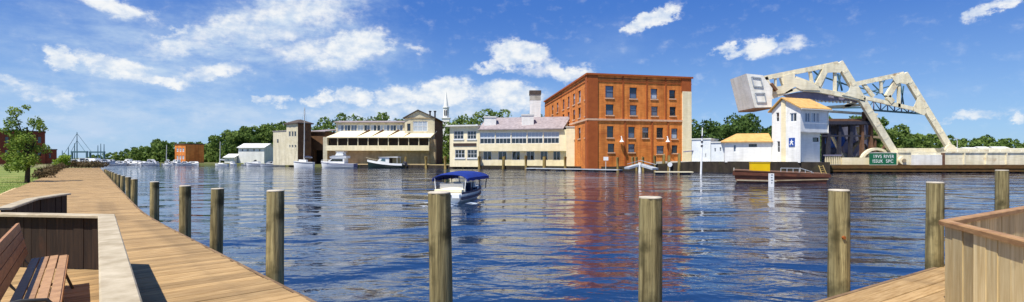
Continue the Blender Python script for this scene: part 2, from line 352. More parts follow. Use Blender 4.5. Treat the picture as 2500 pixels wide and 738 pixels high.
def water_mat():
    m = bpy.data.materials.new('water'); m.use_nodes = True; nt = m.node_tree; L = nt.links; p = nt.nodes['Principled BSDF']
    p.inputs['Base Color'].default_value = (.002, .015, .048, 1); p.inputs['Roughness'].default_value = .04; p.inputs['IOR'].default_value = 2.3
    p.inputs['Specular IOR Level'].default_value = .5
    t = nt.nodes.new('ShaderNodeTexCoord'); prev = None
    wm = nt.nodes.new('ShaderNodeMapping'); L.new(t.outputs['Object'], wm.inputs[0]); wm.inputs['Scale'].default_value = (.012, .05, 1); wm.inputs['Rotation'].default_value = (0, 0, R(-12))
    wp = nt.nodes.new('ShaderNodeTexNoise'); L.new(wm.outputs[0], wp.inputs['Vector']); wp.inputs['Scale'].default_value = 1; wp.inputs['Detail'].default_value = 4
    wr = nt.nodes.new('ShaderNodeMapRange'); L.new(wp.outputs['Fac'], wr.inputs[0]); wr.inputs[1].default_value = .36; wr.inputs[2].default_value = .62; wr.inputs[3].default_value = .35; wr.inputs[4].default_value = 1.1
    for sc, sx, sy, st, dist, det in ((.20, .55, 1.0, 1.0, .42, 2), (.55, .6, 1.0, .8, .15, 2), (1.25, .6, 1.0, .8, .085, 3), (3.6, .65, 1.0, .5, .026, 3)):
        mp = nt.nodes.new('ShaderNodeMapping'); L.new(t.outputs['Object'], mp.inputs[0]); mp.inputs['Scale'].default_value = (sx, sy, 1); mp.inputs['Rotation'].default_value = (0, 0, R(8))
        n = nt.nodes.new('ShaderNodeTexNoise'); L.new(mp.outputs[0], n.inputs['Vector']); n.inputs['Scale'].default_value = sc; n.inputs['Detail'].default_value = det; n.inputs['Roughness'].default_value = .5
        n.inputs['Distortion'].default_value = .6
        b = nt.nodes.new('ShaderNodeBump'); b.inputs['Strength'].default_value = st; b.inputs['Distance'].default_value = dist
        hm = nt.nodes.new('ShaderNodeMath'); hm.operation = 'MULTIPLY'; L.new(n.outputs['Fac'], hm.inputs[0]); L.new(wr.outputs[0], hm.inputs[1]); L.new(hm.outputs[0] if sc > .5 else n.outputs['Fac'], b.inputs['Height'])
        if prev: L.new(prev, b.inputs['Normal'])
        prev = b.outputs[0]
    L.new(prev, p.inputs['Normal']); MATS['water'] = m
water_mat()

# ------------------------------------------------------------------ the setting
mb = MB(); mb.add([(-3000, -60, WATER), (3000, -60, WATER), (3000, 4000, WATER), (-3000, 4000, WATER)], [(0, 1, 2, 3)])
mb.build('water', 'water', kind='structure', fix=False)
U = Vector((-.642, .767, 0)).normalized(); N = Vector((.767, .642, 0)).normalized(); E0 = Vector((-3.02, 6.84, 0))   # left boardwalk edge, N towards the water
U1 = Vector((-.684, .729, 0)).normalized(); N1v = Vector((U1.y, -U1.x, 0)); U2 = Vector((-.636, .772, 0)).normalized()
def _dir(t):
    k = min(1, max(0, (t - 7) / 10)); k = k * k * (3 - 2 * k); return U1.lerp(U2, k).normalized()
_tab = [E0.copy()]
for _i in range(1200): _tab.append(_tab[-1] + _dir(_i * .2 + .1) * .2)
def LN(t): d = _dir(t); return Vector((d.y, -d.x, 0))
def LB(t, off, z=0.0):
    if t <= 0: v = E0 + U1 * t
    else: i = min(int(t / .2), 1198); v = _tab[i].lerp(_tab[i + 1], t / .2 - i)
    v = v + LN(t) * off; return Vector((v.x, v.y, z))
def K(px, z): return ((px - CX) / F * z, z)
SHORE = [K(420, 186), K(600, 176), K(690, 165), K(760, 153), K(880, 143), K(1000, 137), K(1100, 129), K(1290, 120), K(1420, 113), K(1500, 105), K(1600, 102), K(1690, 98), K(1800, 92), K(1900, 87), K(2015, 84.5)]
pts = [tuple(LB(-8, -1.2)[:2])] + [tuple(LB(t, -1.0)[:2]) for t in (20, 60, 105, 180, 228)] + [(-146, 187)] + SHORE + [(58, 104), (66, 135), (110, 165), (300, 172), (3000, 240), (3000, 3900), (-3000, 3900), (-3000, -50), (-40, -50)]
mb = MB(); mb.prism([(x, y, -.25) for x, y in pts], (0, 0, -2.2)); g = mb.build('ground', 'ground', kind='structure')
mb = MB(); mb.add([(*LB(4, -3.2)[:2], -.08), (*LB(10.4, -3.2)[:2], -.08), (*LB(10.6, -4.3)[:2], -.08), (*LB(104, -4.9)[:2], -.08), (-95, 95, .1), (-140, 60, .3), (-140, 5, .2), (-30, -10, -.08), (-12, -2, -.08)], [tuple(range(9))]); mb.build('lawn', 'lawn', kind='structure')
mb = MB()
for i in range(9):
    t = 5 + i * 3.4; w = 1.6 + random.uniform(0, .9) + (1.5 if i < 3 else 0)
    a, b = LB(t, -4.0, -.07), LB(t + 3.4, -4.0, -.07); mb.add([LB(t, -3.0 - (t > 9), -.072), LB(t + 3.4, -3.0 - (t + 3.4 > 9), -.072), LB(t + 3.4, -4.3 - w, -.072), LB(t, -4.3 - 1.9, -.072)], [(0, 1, 2, 3)])
mb.build('path', 'sand', kind='structure')

# boardwalk: every near plank is a piece
bw = bpy.data.objects.new('boardwalk', None); C.objects.link(bw); bw['kind'] = 'structure'; bw.location = (0, 3.6, 0)
def plank_mesh(name, L_, w, th=.045):
    me = bpy.data.meshes.new(name); b = bmesh.new(); bmesh.ops.create_cube(b, size=1.0)
    bmesh.ops.scale(b, vec=(L_, w, th), verts=b.verts); bmesh.ops.bevel(b, geom=b.edges[:], offset=.006, segments=1, affect='EDGES'); b.to_mesh(me); b.free()
    me.materials.append(MATS['deck']); return me
PW, GAP = .185, .009
pm_wide = plank_mesh('plank', 6.2, PW); pm_walk = plank_mesh('plank', 4.5, PW); pm_mid = plank_mesh('plank', 3.3, PW)
yawN = math.atan2(N.y, N.x); yawU = math.atan2(U.y, U.x)
def put_plank(me, c, yaw):
    o = bpy.data.objects.new('plank', me); C.objects.link(o); o.parent = bw
    o.location = Vector(c) - bw.location + Vector((0, 0, random.uniform(-.003, .003))); o.rotation_euler = (random.uniform(-.004, .004), 0, yaw + random.uniform(-.0025, .0025)); return o
for i in range(-24, 96):
    t = i * (PW + GAP); kd = 0 if t < 3.6 else 1 if t < 10.5 else 2; L_ = (6.2, 3.3, 4.5)[kd]
    put_plank((pm_wide, pm_mid, pm_walk)[kd], LB(t, -L_ / 2 + random.uniform(-.02, .02), -.0225), math.atan2(LN(t).y, LN(t).x))
mb = MB()
for i in range(96, 545):
    t = i * (PW + GAP); j = random.uniform(-.03, .03)
    a = [LB(t + s * PW, o + j, 0) for s, o in ((0, -4.5), (0, 0), (1, 0), (1, -4.5))]; mb.prism([v + Vector((0, 0, -.045)) for v in a], (0, 0, .045 + random.uniform(-.003, .003)))
mb.build('planks_far', 'deck', bw, kind='stuff', fix=False)
V = Vector((.843, .538, 0)).normalized(); NV = Vector((.538, -.843, 0)).normalized(); E1 = Vector((3.72, 6.2, 0))      # right deck edge, NV towards the camera
me_right = plank_mesh('plank', 22.0, PW)
for i in range(0, 44):
    d = (i + .5) * (PW + GAP); base = E1 + NV * d
    k = (base - E0).dot(N1v) / V.dot(N1v); st = -k + .12      # where the line leaves the left leg
    put_plank(me_right, base + V * (st + 11.0) + Vector((0, 0, -.0225)), math.atan2(V.y, V.x))
EDGE = [LB(t, 0) for t in (-4.2, 0, 3.6, 7.2, 9, 11, 13, 15, 17, 22, 30, 45, 70, 105)]
for (a, b, nn) in [(EDGE[i], EDGE[i + 1], LN((-4.2, 0, 3.6, 7.2, 9, 11, 13, 15, 17, 22, 30, 45, 70)[i])) for i in range(13)] + [(E1 - V * 6.0, E1 + V * 17, -NV)]:
    mb = MB(); mb.beam(a + nn * .03 + Vector((0, 0, -.155)), b + nn * .03 + Vector((0, 0, -.155)), .05, .30); mb.build('fascia_board', 'fascia', bw)
    mb = MB(); mb.beam(a - nn * .35 + Vector((0, 0, -.21)), b - nn * .35 + Vector((0, 0, -.21)), .12, .28); mb.build('joist', 'fascia', bw)
mb = MB()
for t in range(-3, 100, 3): mb.tube([LB(t, -.35, -.34), LB(t, -.35, -2.2)], .12, 8)
for s_ in range(0, 16, 3): p = E1 + V * s_ + NV * .35; mb.tube([(p.x, p.y, -.34), (p.x, p.y, -2.2)], .12, 8)
mb.build('pile', 'piling', bw, kind='stuff')

# mooring posts
def post(x, y, top, r, label):
    r *= random.uniform(.94, 1.06)
    root = thing('mooring_post', label, 'post', (x, y, WATER - .8), 'mooring posts along the dock'); z0 = WATER - .8
    mb = MB(); n = 28; ph = [random.uniform(0, 6.28) for _ in range(5)]; rings = []; lean = (random.uniform(-.02, .02), random.uniform(-.02, .02)); K_ = 34
    for k in range(K_ + 1):
        f = k / K_; z = z0 + (top - z0) * f; rr = r * (1.05 - .07 * f)
        ring = []
        for q in range(n):
            a = 2 * math.pi * q / n
            w = 1 + .018 * math.sin(3 * a + ph[0]) + .014 * math.sin(7 * a + ph[1] + z * 1.1) + .012 * math.sin(11 * a + ph[2] - z * .8) + .01 * math.sin(z * 5 + ph[3] + a)
            w -= .05 * max(0, math.sin(2.5 * a + ph[4] + .5 * math.sin(z * 1.3))) ** 18; ring.append(Vector((x + lean[0] * (z - top) + rr * w * math.cos(a), y + lean[1] * (z - top) + rr * w * math.sin(a), z)))
        rings.append(ring)
    mb.loft(rings); mb.build('shaft', 'post', root, smooth=True)
    c = MB(); cx, cy = x, y
    c.tube([(cx, cy, top), (cx, cy, top + .012), (cx, cy, top + .018)], [r * .99, r * .98, r * .86], 24); c.build('cap', 'post_top', root, smooth=True)
    return root
LEFT = [(673, 467, .125), (531, 462, .118), (452, 455, .12), (377, 445, .118), (328, 438, .12), (313, 433, .12), (300, 430, .12), (290, 427, .12), (282, 424, .12), (275, 421, .12), (269, 419, .12), (264, 417, .12), (260, 415, .12), (256.5, 413.5, .12)]
for i, (px, py, r) in enumerate(LEFT):
    k = (px - CX) / F; off = r + .07; p = LB(0, off); tt = -3.0
    while tt < 110 and LB(tt, off).x > k * LB(tt, off).y: tt += .02
    z = LB(tt, off).y; p = P(px, py, z)
    post(p.x, p.y, p.z, r, 'round brown-green wooden post along the boardwalk edge, %s from the front' % ORD[i])
for px, py, z, r, lab in ((1072, 472, 5.8, .137, 'thick yellow-brown wooden post standing in water in front of the blue-canopied boat'),
                          (1588, 484, 6.0, .132, 'cracked yellow-brown wooden post in the brick building\'s reflection'),
                          (2048, 466, 6.84, .13, 'tall mossy wooden post at the dock edge below the bridge house'),
                          (2283, 447, 8.3, .115, 'wooden post beside the corner of the pale board fence'),
                          (2446, 417, 11.7, .125, 'farthest wooden post rising behind the pale board fence rail')):
    p = P(px, py, z); pr = post(p.x, p.y, p.z, r, lab)
    if px == 2048:
        q = P(2046, 577, z); mb = MB(); mb.tube([(q.x, q.y - r * 1.06, q.z), (q.x - .004, q.y - r * 1.06 + .05, q.z)], .022, 8); mb.build('bolt', 'rust', pr)

# fences
def fence(root, a, b, h, bm_, wmin, th, gap=.004, z0=0.0, ends=True):
    a, b = Vector(a), Vector(b); d = (b - a); L_ = d.length; d.normalize(); nrm = Vector((d.y, -d.x, 0)); s_ = 0
    while s_ < L_ - .03:
        w = min(wmin * random.uniform(.85, 1.25), L_ - s_); o = random.uniform(-.006, .006); dz = random.uniform(0, .01)
        mb = MB(); p0 = a + d * s_; p1 = a + d * (s_ + w - gap)
        mb.prism([v + nrm * (q + o) + Vector((0, 0, z0 + .012)) for v, q in ((p0, -th / 2), (p1, -th / 2), (p1, th / 2), (p0, th / 2))], (0, 0, h - z0 - .012 - dz)); mb.build('board', bm_, root); s_ += w
def cap(root, pts, w, th, m, label=None):
    mb = MB(); rows = []
    for i, p in enumerate(pts):
        p = Vector(p); d0 = (p - Vector(pts[i - 1])).normalized() if i else None; d1 = (Vector(pts[i + 1]) - p).normalized() if i < len(pts) - 1 else None
        d = ((d0 or d1) + (d1 or d0)).normalized(); nrm = Vector((d.y, -d.x, 0)); c = max(.5, abs(d.dot(d1 or d0))); q = w / 2 / c
        e = .012
        rows.append([p + nrm * x + Vector((0, 0, z)) for x, z in ((-q, 0), (q, 0), (q, th - e), (q - e, th), (-q + e, th), (-q, th - e))])
    mb.loft(rows); return mb.build('cap_rail', m, root)
HF = .86
A_corner = Vector((-6.32, 7.98, 0)); A_near = A_corner - U * 6.45 + Vector((-.13, 0, 0)); A_left = Vector((-10.6, 8.55, 0))
f1 = thing('board_fence', 'low dark board fence with pale cap around the bench at lower left', 'fence', A_corner)
fence(f1, A_corner + Vector((-.08, .01, 0)), A_left, HF - .045, 'fence_shade', .15, .05)  # back boards painted shade-dark; side boards below keep a sunlit brown
fence(f1, A_corner - U * .02, A_near, HF - .045, 'bench_slat', .14, .07)
cap(f1, [A_left + Vector((0, 0, HF - .045)), A_corner + Vector((0, 0, HF - .045)), A_near + Vector((0, 0, HF - .045))], .21, .045, 'cap_pale')
B_c = Vector((-11.16, 12.8, 0)); B_m = Vector((-10.5, 11.2, 0)); B_e = Vector((-9.0, 9.05, 0)); B_b = Vector((-13.6, 13.0, 0))
f2 = thing('board_fence', 'second low dark board fence beyond the bench, beside the sandy path', 'fence', B_c)
fence(f2, B_c, B_m, HF - .04, 'fence_shade', .16, .06); fence(f2, B_m, B_e, HF - .04, 'fence_shade', .16, .06)
cap(f2, [B_e + Vector((0, 0, HF - .04)), B_m + Vector((0, 0, HF - .04)), B_c + Vector((0, 0, HF - .04))], .22, .04, 'cap_pale')
HR = 1.0; Rc = Vector((5.12, 6.05, 0)); Rb = Rc + (Vector((4.54, 4.50, 0)) - Vector((5.04, 6.0, 0))).normalized() * 3.4; Ra = Rc + V * 8
f3 = thing('board_fence', 'pale weathered vertical-board fence with brown handrail at lower right', 'fence', Rc)
fence(f3, Rc + (Rb - Rc).normalized() * .05, Rb, HR - .05, 'fence_pale', .19, .05); fence(f3, Rc + V * .1, Ra, HR - .05, 'fence_pale', .17, .05)
cap(f3, [Rb + Vector((0, 0, HR - .05)), Rc + Vector((0, 0, HR - .05)), Ra + Vector((0, 0, HR - .05))], .115, .06, 'cap_brown')

# bench
bo = Vector((-6.05, 6.98, 0)); BL = 3.75; n0 = -N       # far front corner, length towards the camera, n0 towards the backrest
bench = thing('park_bench', 'wooden slat park bench with dark iron legs inside the low dark fence', 'bench', bo)
def BP(t, d, z): v = bo - U * t + n0 * d; return Vector((v.x, v.y, z))
for k in range(4):
    d0 = .01 + k * .092; z = .44 - k * .006 - (.012 if k == 0 else 0)
    mb = MB(); mb.prism([BP(0, d0, z - .03), BP(BL, d0, z - .03), BP(BL, d0 + .078, z - .034), BP(0, d0 + .078, z - .034)], (0, 0, .032)); mb.build('seat_slat', 'bench_seat', bench)
mb = MB(); mb.prism([BP(-.01, -.004, .36), BP(BL + .01, -.004, .36), BP(BL + .01, .022, .36), BP(-.01, .022, .36)], (0, 0, .06)); mb.build('front_rail', 'bench_slat', bench)
for k in range(4):
    f0 = .07 + k * .105; d0 = .385 + f0 * .2; z = .42 + f0; g = .095
    mb = MB(); mb.prism([BP(0, d0, z), BP(0, d0 + g * .2, z + g), BP(0, d0 + g * .2 + .03, z + g - .006), BP(0, d0 + .03, z - .008)], -U * BL); mb.build('back_slat', 'bench_slat', bench)
for t in (.22, BL / 2, BL - .22):
    for kind in range(3):
        mb = MB()
        if kind == 0:
            mb.tube([BP(t, .06, .40), BP(t, .03, .22), BP(t, -.05, .0)], .018, 6); nm = 'leg'
        elif kind == 1:
            mb.tube([BP(t, .32, .40), BP(t, .38, .22), BP(t, .5, .0)], .018, 6); nm = 'leg'
        else:
            mb.tube([BP(t, .03, .395), BP(t, .38, .375), BP(t, .43, .45), BP(t, .53, .88)], .016, 6); nm = 'frame'
        mb.build(nm, 'iron', bench, smooth=True)
for t in (BL + .12,):
    mb = MB(); mb.tube([BP(t, .02, .42), BP(t, -.01, .55), BP(t, .06, .645), BP(t, .2, .66), BP(t, .36, .64), BP(t, .47, .65)], .017, 8); mb.build('armrest', 'iron', bench, smooth=True)

# ------------------------------------------------------------------ foliage
def leaves(centers, radii, n, size, flat=.85, seed=1, shell=.55):
    """leaf quads spread through ellipsoids; returns an MB-like (verts, faces)"""
    rg = np.random.default_rng(seed); V_ = []; Fc = []; k = 0
    vol = np.array([r[0] * r[1] * r[2] for r in radii]) ** .7; cnt = np.maximum(6, (n * vol / vol.sum()).astype(int))
    vs_all = []
    for c, r, m in zip(centers, radii, cnt):
        d = rg.normal(size=(m, 3)); d /= np.linalg.norm(d, axis=1)[:, None]; rad = shell + (1 - shell) * rg.random(m) ** .6
        rad *= 1 + .22 * np.sin(d[:, 0] * 5 + d[:, 2] * 4 + c[0]) * np.cos(d[:, 1] * 6 + c[1])
        p = np.array(c) + d * rad[:, None] * np.array(r)
        a = rg.normal(size=(m, 3)) + d * .6; a /= np.linalg.norm(a, axis=1)[:, None]; b = np.cross(a, rg.normal(size=(m, 3))); b /= np.linalg.norm(b, axis=1)[:, None]
        c2 = np.cross(a, b); s_ = size * (.6 + .8 * rg.random(m))[:, None]
        q = np.stack([p - b * s_, p - c2 * s_ * .6, p + b * s_, p + c2 * s_ * .6], 1); vs_all.append(q.reshape(-1, 3))
    v = np.concatenate(vs_all); f = np.arange(len(v)).reshape(-1, 4); return v, f
def leaf_obj(name, v, f, m, parent=None, kind=None):
    me = bpy.data.meshes.new(name); off = Vector((0, 0, 0)); q = parent
    while q is not None: off += q.location; q = q.parent
    v = v - np.array(off); me.vertices.add(len(v)); me.vertices.foreach_set('co', v.ravel().astype(np.float32)); me.loops.add(f.size); me.loops.foreach_set('vertex_index', f.ravel().astype(np.int32))
    me.polygons.add(len(f)); me.polygons.foreach_set('loop_start', (np.arange(len(f)) * f.shape[1]).astype(np.int32)); me.update(calc_edges=True); me.validate()
    me.materials.append(MATS[m]); o = bpy.data.objects.new(name, me); C.objects.link(o); o.parent = parent
    if kind: o['kind'] = kind
    return o
def tree(name, label, base, height, lobes, n, size, m, trunk_r, group=None, seed=1):
    base = Vector(base); root = thing(name, label, 'tree', base, group)
    mb = MB(); top = base + Vector((random.uniform(-.1, .1), 0, height * .72)); mid = base + Vector((.06 * height * .3, 0, height * .3))
    mb.tube([base - Vector((0, 0, .15)), mid, top], [trunk_r, trunk_r * .75, trunk_r * .25], 9)
    for (cx, cy, cz, r) in lobes[:9]:
        st = mid.lerp(top, random.uniform(0, .6)); e = base + Vector((cx, cy, cz)); mb.tube([st, st.lerp(e, .5) + Vector((0, 0, .1)), e], [trunk_r * .4, trunk_r * .25, trunk_r * .1], 5)
    mb.build('trunk', 'bark', root, smooth=True)
    v, f = leaves([base + Vector(l[:3]) for l in lobes], [(l[3], l[3], l[3] * .8) for l in lobes], n, size, seed=seed, shell=.3); leaf_obj('crown', v, f, m, root)
    return root
tb = G(66, 447, -.08)
lob = []
sc_ = tb.y / F
for (px, py, r) in ((50, 275, 18), (38, 300, 20), (66, 298, 20), (85, 312, 15), (50, 330, 26), (80, 340, 20), (20, 355, 24), (58, 362, 28), (92, 365, 18), (8, 385, 24), (38, 388, 26), (72, 392, 26), (98, 385, 14), (58, 405, 22), (28, 408, 18), (98, 300, 9), (30, 320, 14), (-12, 372, 22), (60, 262, 10)):
    lob.append(((px - 66) * sc_, random.uniform(-.7, .7), (447 - py) * sc_, r * sc_ * .9))
tree('maple_tree', 'loose leafy green tree on the lawn before the dark brick building', tb, 5.6, lob, 5200, .08, 'leaf_near', .16, seed=3)

def woods(name, profile, z0, z1, rows, step, n_per, size, m, seed, base=-.25):
    n_per = int(n_per * 1.9); size *= 1.3; step *= .72
    """a wood that reads as one mass: trees under a skyline given as (px, py)"""
    rg = random.Random(seed); cs = []; rs = []
    for rI in range(rows):
        z = z0 + (z1 - z0) * rI / max(1, rows - 1); px = profile[0][0]
        while px <= profile[-1][0]:
            for (a, b) in zip(profile, profile[1:]):
                if a[0] <= px <= b[0]: py = a[1] + (b[1] - a[1]) * (px - a[0]) / (b[0] - a[0]); break
            zz = z + rg.uniform(-4, 4); H = (EYE + (HY - py) / F * zz - base) * rg.uniform(.90, 1.06) * (.74 + .26 * (rI + 1) / rows); x = (px - CX) / F * zz
            r = max(1.3, min(4.2, H * .3)); kk = max(2, int(H / (r * 1.1)))
            for j in range(kk):
                f_ = j / max(1, kk - 1); rr = r * (1.05 - .45 * f_) * rg.uniform(.8, 1.15); cs.append((x + rg.uniform(-.6, .6) * r, zz + rg.uniform(-.5, .5) * r, base + rr * .7 + (H - rr * 1.5) * f_)); rs.append((rr, rr, rr * .85))
            px += step * rg.uniform(.7, 1.3) * F / zz
    v, f = leaves(cs, rs, n_per * len(cs), size, seed=seed, shell=.6); o = leaf_obj(name, v, f, m, kind='stuff'); return o
o = woods('woodland', [(225, 380), (260, 374), (330, 362), (390, 342), (425, 343), (500, 350), (560, 317), (640, 304), (700, 299)], 212, 235, 3, 4.2, 130, .42, 'leaf_wood', 11); o['label'] = 'green wooded shore rising behind the far marina'
o = woods('woodland', [(765, 312), (800, 290), (840, 282), (900, 279), (985, 281), (1030, 300)], 185, 196, 2, 4.5, 130, .4, 'leaf_wood', 12); o['label'] = 'tree tops showing above the long tan warehouse'
o = woods('woodland', [(1062, 310), (1100, 296), (1150, 275), (1185, 268), (1250, 276), (1300, 284), (1345, 284)], 185, 200, 2, 4.5, 130, .4, 'leaf_wood', 13); o['label'] = 'tree tops showing above the cream waterfront building'
o = woods('woodland', [(1680, 293), (1735, 304), (1780, 284), (1815, 276), (1850, 294), (1890, 308)], 138, 152, 3, 3.6, 150, .34, 'leaf_dark', 14); o['label'] = 'dark trees between the orange brick building and the bridge'
o = woods('woodland', [(2010, 290), (2080, 284), (2150, 290), (2190, 312), (2240, 326), (2330, 336), (2400, 332), (2460, 342), (2540, 350)], 178, 200, 3, 4.2, 130, .42, 'leaf_wood', 15); o['label'] = 'wooded hillside behind the bridge deck'

# grass blades by the sandy path
rg = np.random.default_rng(5); vs = []
for _ in range(9000):
    t = rg.uniform(7, 60); off = -4.7 - abs(rg.normal()) * (1.0 + t * .12); p = LB(t, off, -.08); h = rg.uniform(.05, .16); a = rg.uniform(0, 6.28); w = .012
    dx, dy = math.cos(a) * w, math.sin(a) * w; lx, ly = rg.normal(0, .04, 2); vs += [(p.x - dx, p.y - dy, p.z - .01), (p.x + dx, p.y + dy, p.z - .01), (p.x + lx, p.y + ly, p.z + h)]
v = np.array(vs); leaf_obj('grass', v, np.arange(len(v)).reshape(-1, 3), 'grass_blade', kind='stuff')['label'] = 'short grass beside the sandy path'

def shrub(label, base, r, h, m, seed, n=500, size=.09, name='shrub', group=None):
    base = Vector(base); root = thing(name, label, 'shrub', base, group); rg_ = random.Random(seed)
    ls = [(rg_.uniform(-r, r) * .7, rg_.uniform(-r, r) * .5, h * rg_.uniform(.25, .8), r * rg_.uniform(.35, .6)) for _ in range(7)]
    v, f = leaves([base + Vector(l[:3]) for l in ls], [(l[3], l[3], l[3] * .9) for l in ls], n, size, seed=seed, shell=.2); leaf_obj('foliage', v, f, m, root)
    mb = MB()
    for l in ls: mb.tube([base + Vector((l[0] * .1, l[1] * .1, -.05)), base + Vector((l[0] * .5, l[1] * .5, l[2] * .55)), base + Vector(l[:3])], [.03, .02, .008], 5)
    mb.build('stems', 'bark', root)
for i, (px, py) in enumerate(((112, 436), (121, 431), (130, 426), (137, 421), (144, 417), (150, 414))):
    shrub('low brown shrub along the boardwalk\'s grassy side, %s from the front' % ORD[i], G(px - 3, py, -.08), .85, .75 + .1 * (i % 3), 'leaf_brown', 30 + i, group='shrubs along the boardwalk')
shrub('bright lime-green bush at the far end of the lawn', G(152, 411, -.08), 1.6, 2.6, 'leaf_lime', 41, n=900, size=.16)

# ------------------------------------------------------------------ buildings
def body(fr, depth, h0, h1, m, parent, front=False, name='wall', roofm=None):
    """side, back and top faces behind facade fr"""
    mb = MB(); a, b = fr.pt(0, h0), fr.pt(fr.len, h0); i = -fr.n * depth; up = Vector((0, 0, h1 - h0))
    mb.add([a, a + i, a + i + up, a + up], [(0, 1, 2, 3)]); mb.add([b, b + i, b + i + up, b + up], [(0, 1, 2, 3)]); mb.add([a + i, b + i, b + i + up, a + i + up], [(0, 1, 2, 3)])
    if front: mb.add([a, b, b + up, a + up], [(0, 1, 2, 3)])
    mb.build(name, m, parent, fix=False)
    if roofm:
        t = MB(); t.prism([a + up - i * .0 + fr.n * .15 - fr.d * .15, b + up + fr.n * .15 + fr.d * .15, b + i + up + fr.d * .15 - fr.n * .15, a + i + up - fr.d * .15 - fr.n * .15], (0, 0, .22)); t.build('roof', roofm, parent)

# --- the orange brick mill
A, B, Cc = (15.84, 107.0), (39.3, 112.5), (10.25, 160.0); TOP = 19.3
bk = thing('brick_building', 'tall orange brick four-storey mill building on the quay', 'building', (A[0], A[1], -.6))
fR = Fr(A, B); fL = Fr(A, Cc)
holes = [fR.rect(*q) for q in (
    (1478, 1498, 210, 239), (1537, 1555, 214, 241), (1589, 1605, 217, 242), (1634, 1649, 220, 241), (1479, 1498, 255, 281), (1538, 1555, 257, 282), (1590, 1606, 260, 283), (1635, 1650, 261, 283),
    (1482, 1498, 308, 336), (1534, 1550, 310, 337), (1568, 1584, 311, 337), (1603, 1619, 312, 337), (1639, 1654, 314, 339), (1484, 1500, 351, 372), (1534, 1550, 352, 372), (1603, 1621, 356, 376), (1640, 1654, 355, 374))]
wall(fR, 0, fR.len, -.6, TOP, holes, 'brick', bk, depth=.35)
for q in holes: window(fR, q, bk, 1, 2, 'frame_dark', 'glass_sky' if random.random() < .7 else 'glass', inset=-.22, sill='stone_trim')
holesL = []
for px in (1430.5, 1414.5, 1401, 1388, 1375.5, 1361, 1349):
    u = fL.s_of(px)
    for a, b in ((14.1, 16.7), (10.6, 12.9), (6.0, 8.4)): holesL.append((u - 1.15, u + 1.15, a, b))
wall(fL, 0, fL.len, -.6, TOP, holesL, 'brick', bk, depth=.35)
for q in holesL: window(fL, q, bk, 1, 2, 'frame_dark', 'glass_sky', inset=-.22, sill='stone_trim')
D = (B[0] + Cc[0] - A[0], B[1] + Cc[1] - A[1]); mb = MB()
for p, q in ((B, D), (D, Cc)): mb.add([(*p, -.6), (*q, -.6), (*q, TOP), (*p, TOP)], [(0, 1, 2, 3)])
mb.build('wall', 'brick', bk, fix=False)
mb = MB(); mb.prism([(*p, TOP - .9) for p in (A, B, D, Cc)], (0, 0, .2)); mb.build('roof', 'roof_dark', bk)
def around(name, m, h0, h1, out):
    mb = MB()
    fR.slab(mb, -out, fR.len + out, h0, h1, .0, out); fL.slab(mb, 0, fL.len, h0, h1, .0, out); mb.build(name, m, bk)
around('cornice', 'brick_dark', TOP - .25, TOP + .12, .38); around('cornice_band', 'brick_dark', TOP - 1.55, TOP - 1.38, .12); around('string_course', 'stone_trim', 9.55, 9.95, .22)
def pier(fr, u0, u1, h0, h1, m, o, nm='pier'):
    mb = MB(); fr.slab(mb, u0, u1, h0, h1, 0.0, o); return mb.build(nm, m, bk)
for a, b, h0, h1, m in ((0, fR.s_of(1459), -.6, 9.5, 'brick_dark'), (0, fR.s_of(1459), 10, TOP - .3, 'brick_dark'), (fR.s_of(1663), fR.len, 16.2, TOP - .3, 'brick_dark')): pier(fR, a, b, h0, h1, m, .2)
pier(fR, fR.s_of(1665), fR.len + .02, .7, 16.2, 'cream', .26, 'corner_pilaster')
pier(fL, 0, 1.6, -.6, 9.5, 'brick_dark', .2); pier(fL, 0, 1.6, 10, TOP - .3, 'brick_dark', .2)
for px, h0, h1 in ((1521, 10, TOP - .3), (1579, 10, TOP - .3), (1625, 10, TOP - .3), (1526, -.4, 9.5), (1592, 0, 9.5), (1631, .3, 9.5)):
    u = fR.s_of(px); pier(fR, u - .16, u + .16, h0, h1, 'brick_dark', .12, 'drainpipe')
for px in (1515, 1627):
    u = fR.s_of(px); h = fR.h_of(px, 347); mb = MB(); mb.tube([fR.pt(u, h + 1.1, .1), fR.pt(u, h + 1.2, .45), fR.pt(u, h + .7, .6)], .09, 6); mb.tube([fR.pt(u, h + .75, .6), fR.pt(u, h + .4, .6), fR.pt(u, h, .6)], [.15, .2, .5], 12); mb.build('wall_lamp', 'frame_white', bk)

# --- the cream waterfront building
a, b = K(1169, 124.5), K(1382, 120.5); fM = Fr(a, b); a2, b2 = K(1098, 126.5), K(1168.5, 124.6); fW = Fr(a2, b2)
cr = thing('cream_building', 'long cream two-storey waterfront building with ribbon windows and white chimneys', 'building', (a[0], a[1], -.5))
gz = -.5; eave = fM.h_of(1270, 317.5); ridge_h = fM.h_of(1280, 295) + 1.1; fl2 = fM.h_of(1270, 368); w0 = fM.h_of(1270, 351); w1 = fM.h_of(1270, 323)
low = Fr(fM.pt(0, 0, -.9)[:2], fM.pt(fM.len, 0, -.9)[:2])
lh = [low.rect(*q) for q in ((1180, 1200, 368.5, 391), (1216, 1237, 368.5, 391), (1250, 1270, 368.5, 391), (1285, 1305, 369, 391.5), (1319, 1337, 369, 391.5), (1350, 1368, 369, 391.5))]
lh = [(q[0], q[1], q[2], min(q[3], fl2 - .12)) for q in lh]
wall(low, 0, low.len, gz, fl2 + .1, lh, 'cream', cr)
for q in lh: window(low, q, cr, 2, 1, 'frame_white', 'glass', fw=.12)
ru0, ru1 = fM.s_of(1171), fM.s_of(1366); rib = []
NG = 5
for g_ in range(NG):
    x0 = ru0 + (ru1 - ru0) * g_ / NG + .08; x1 = ru0 + (ru1 - ru0) * (g_ + 1) / NG - .08; rib.append((x0, x1, w0, w1))
wall(fM, 0, fM.len, fl2, eave, rib, 'cream', cr)
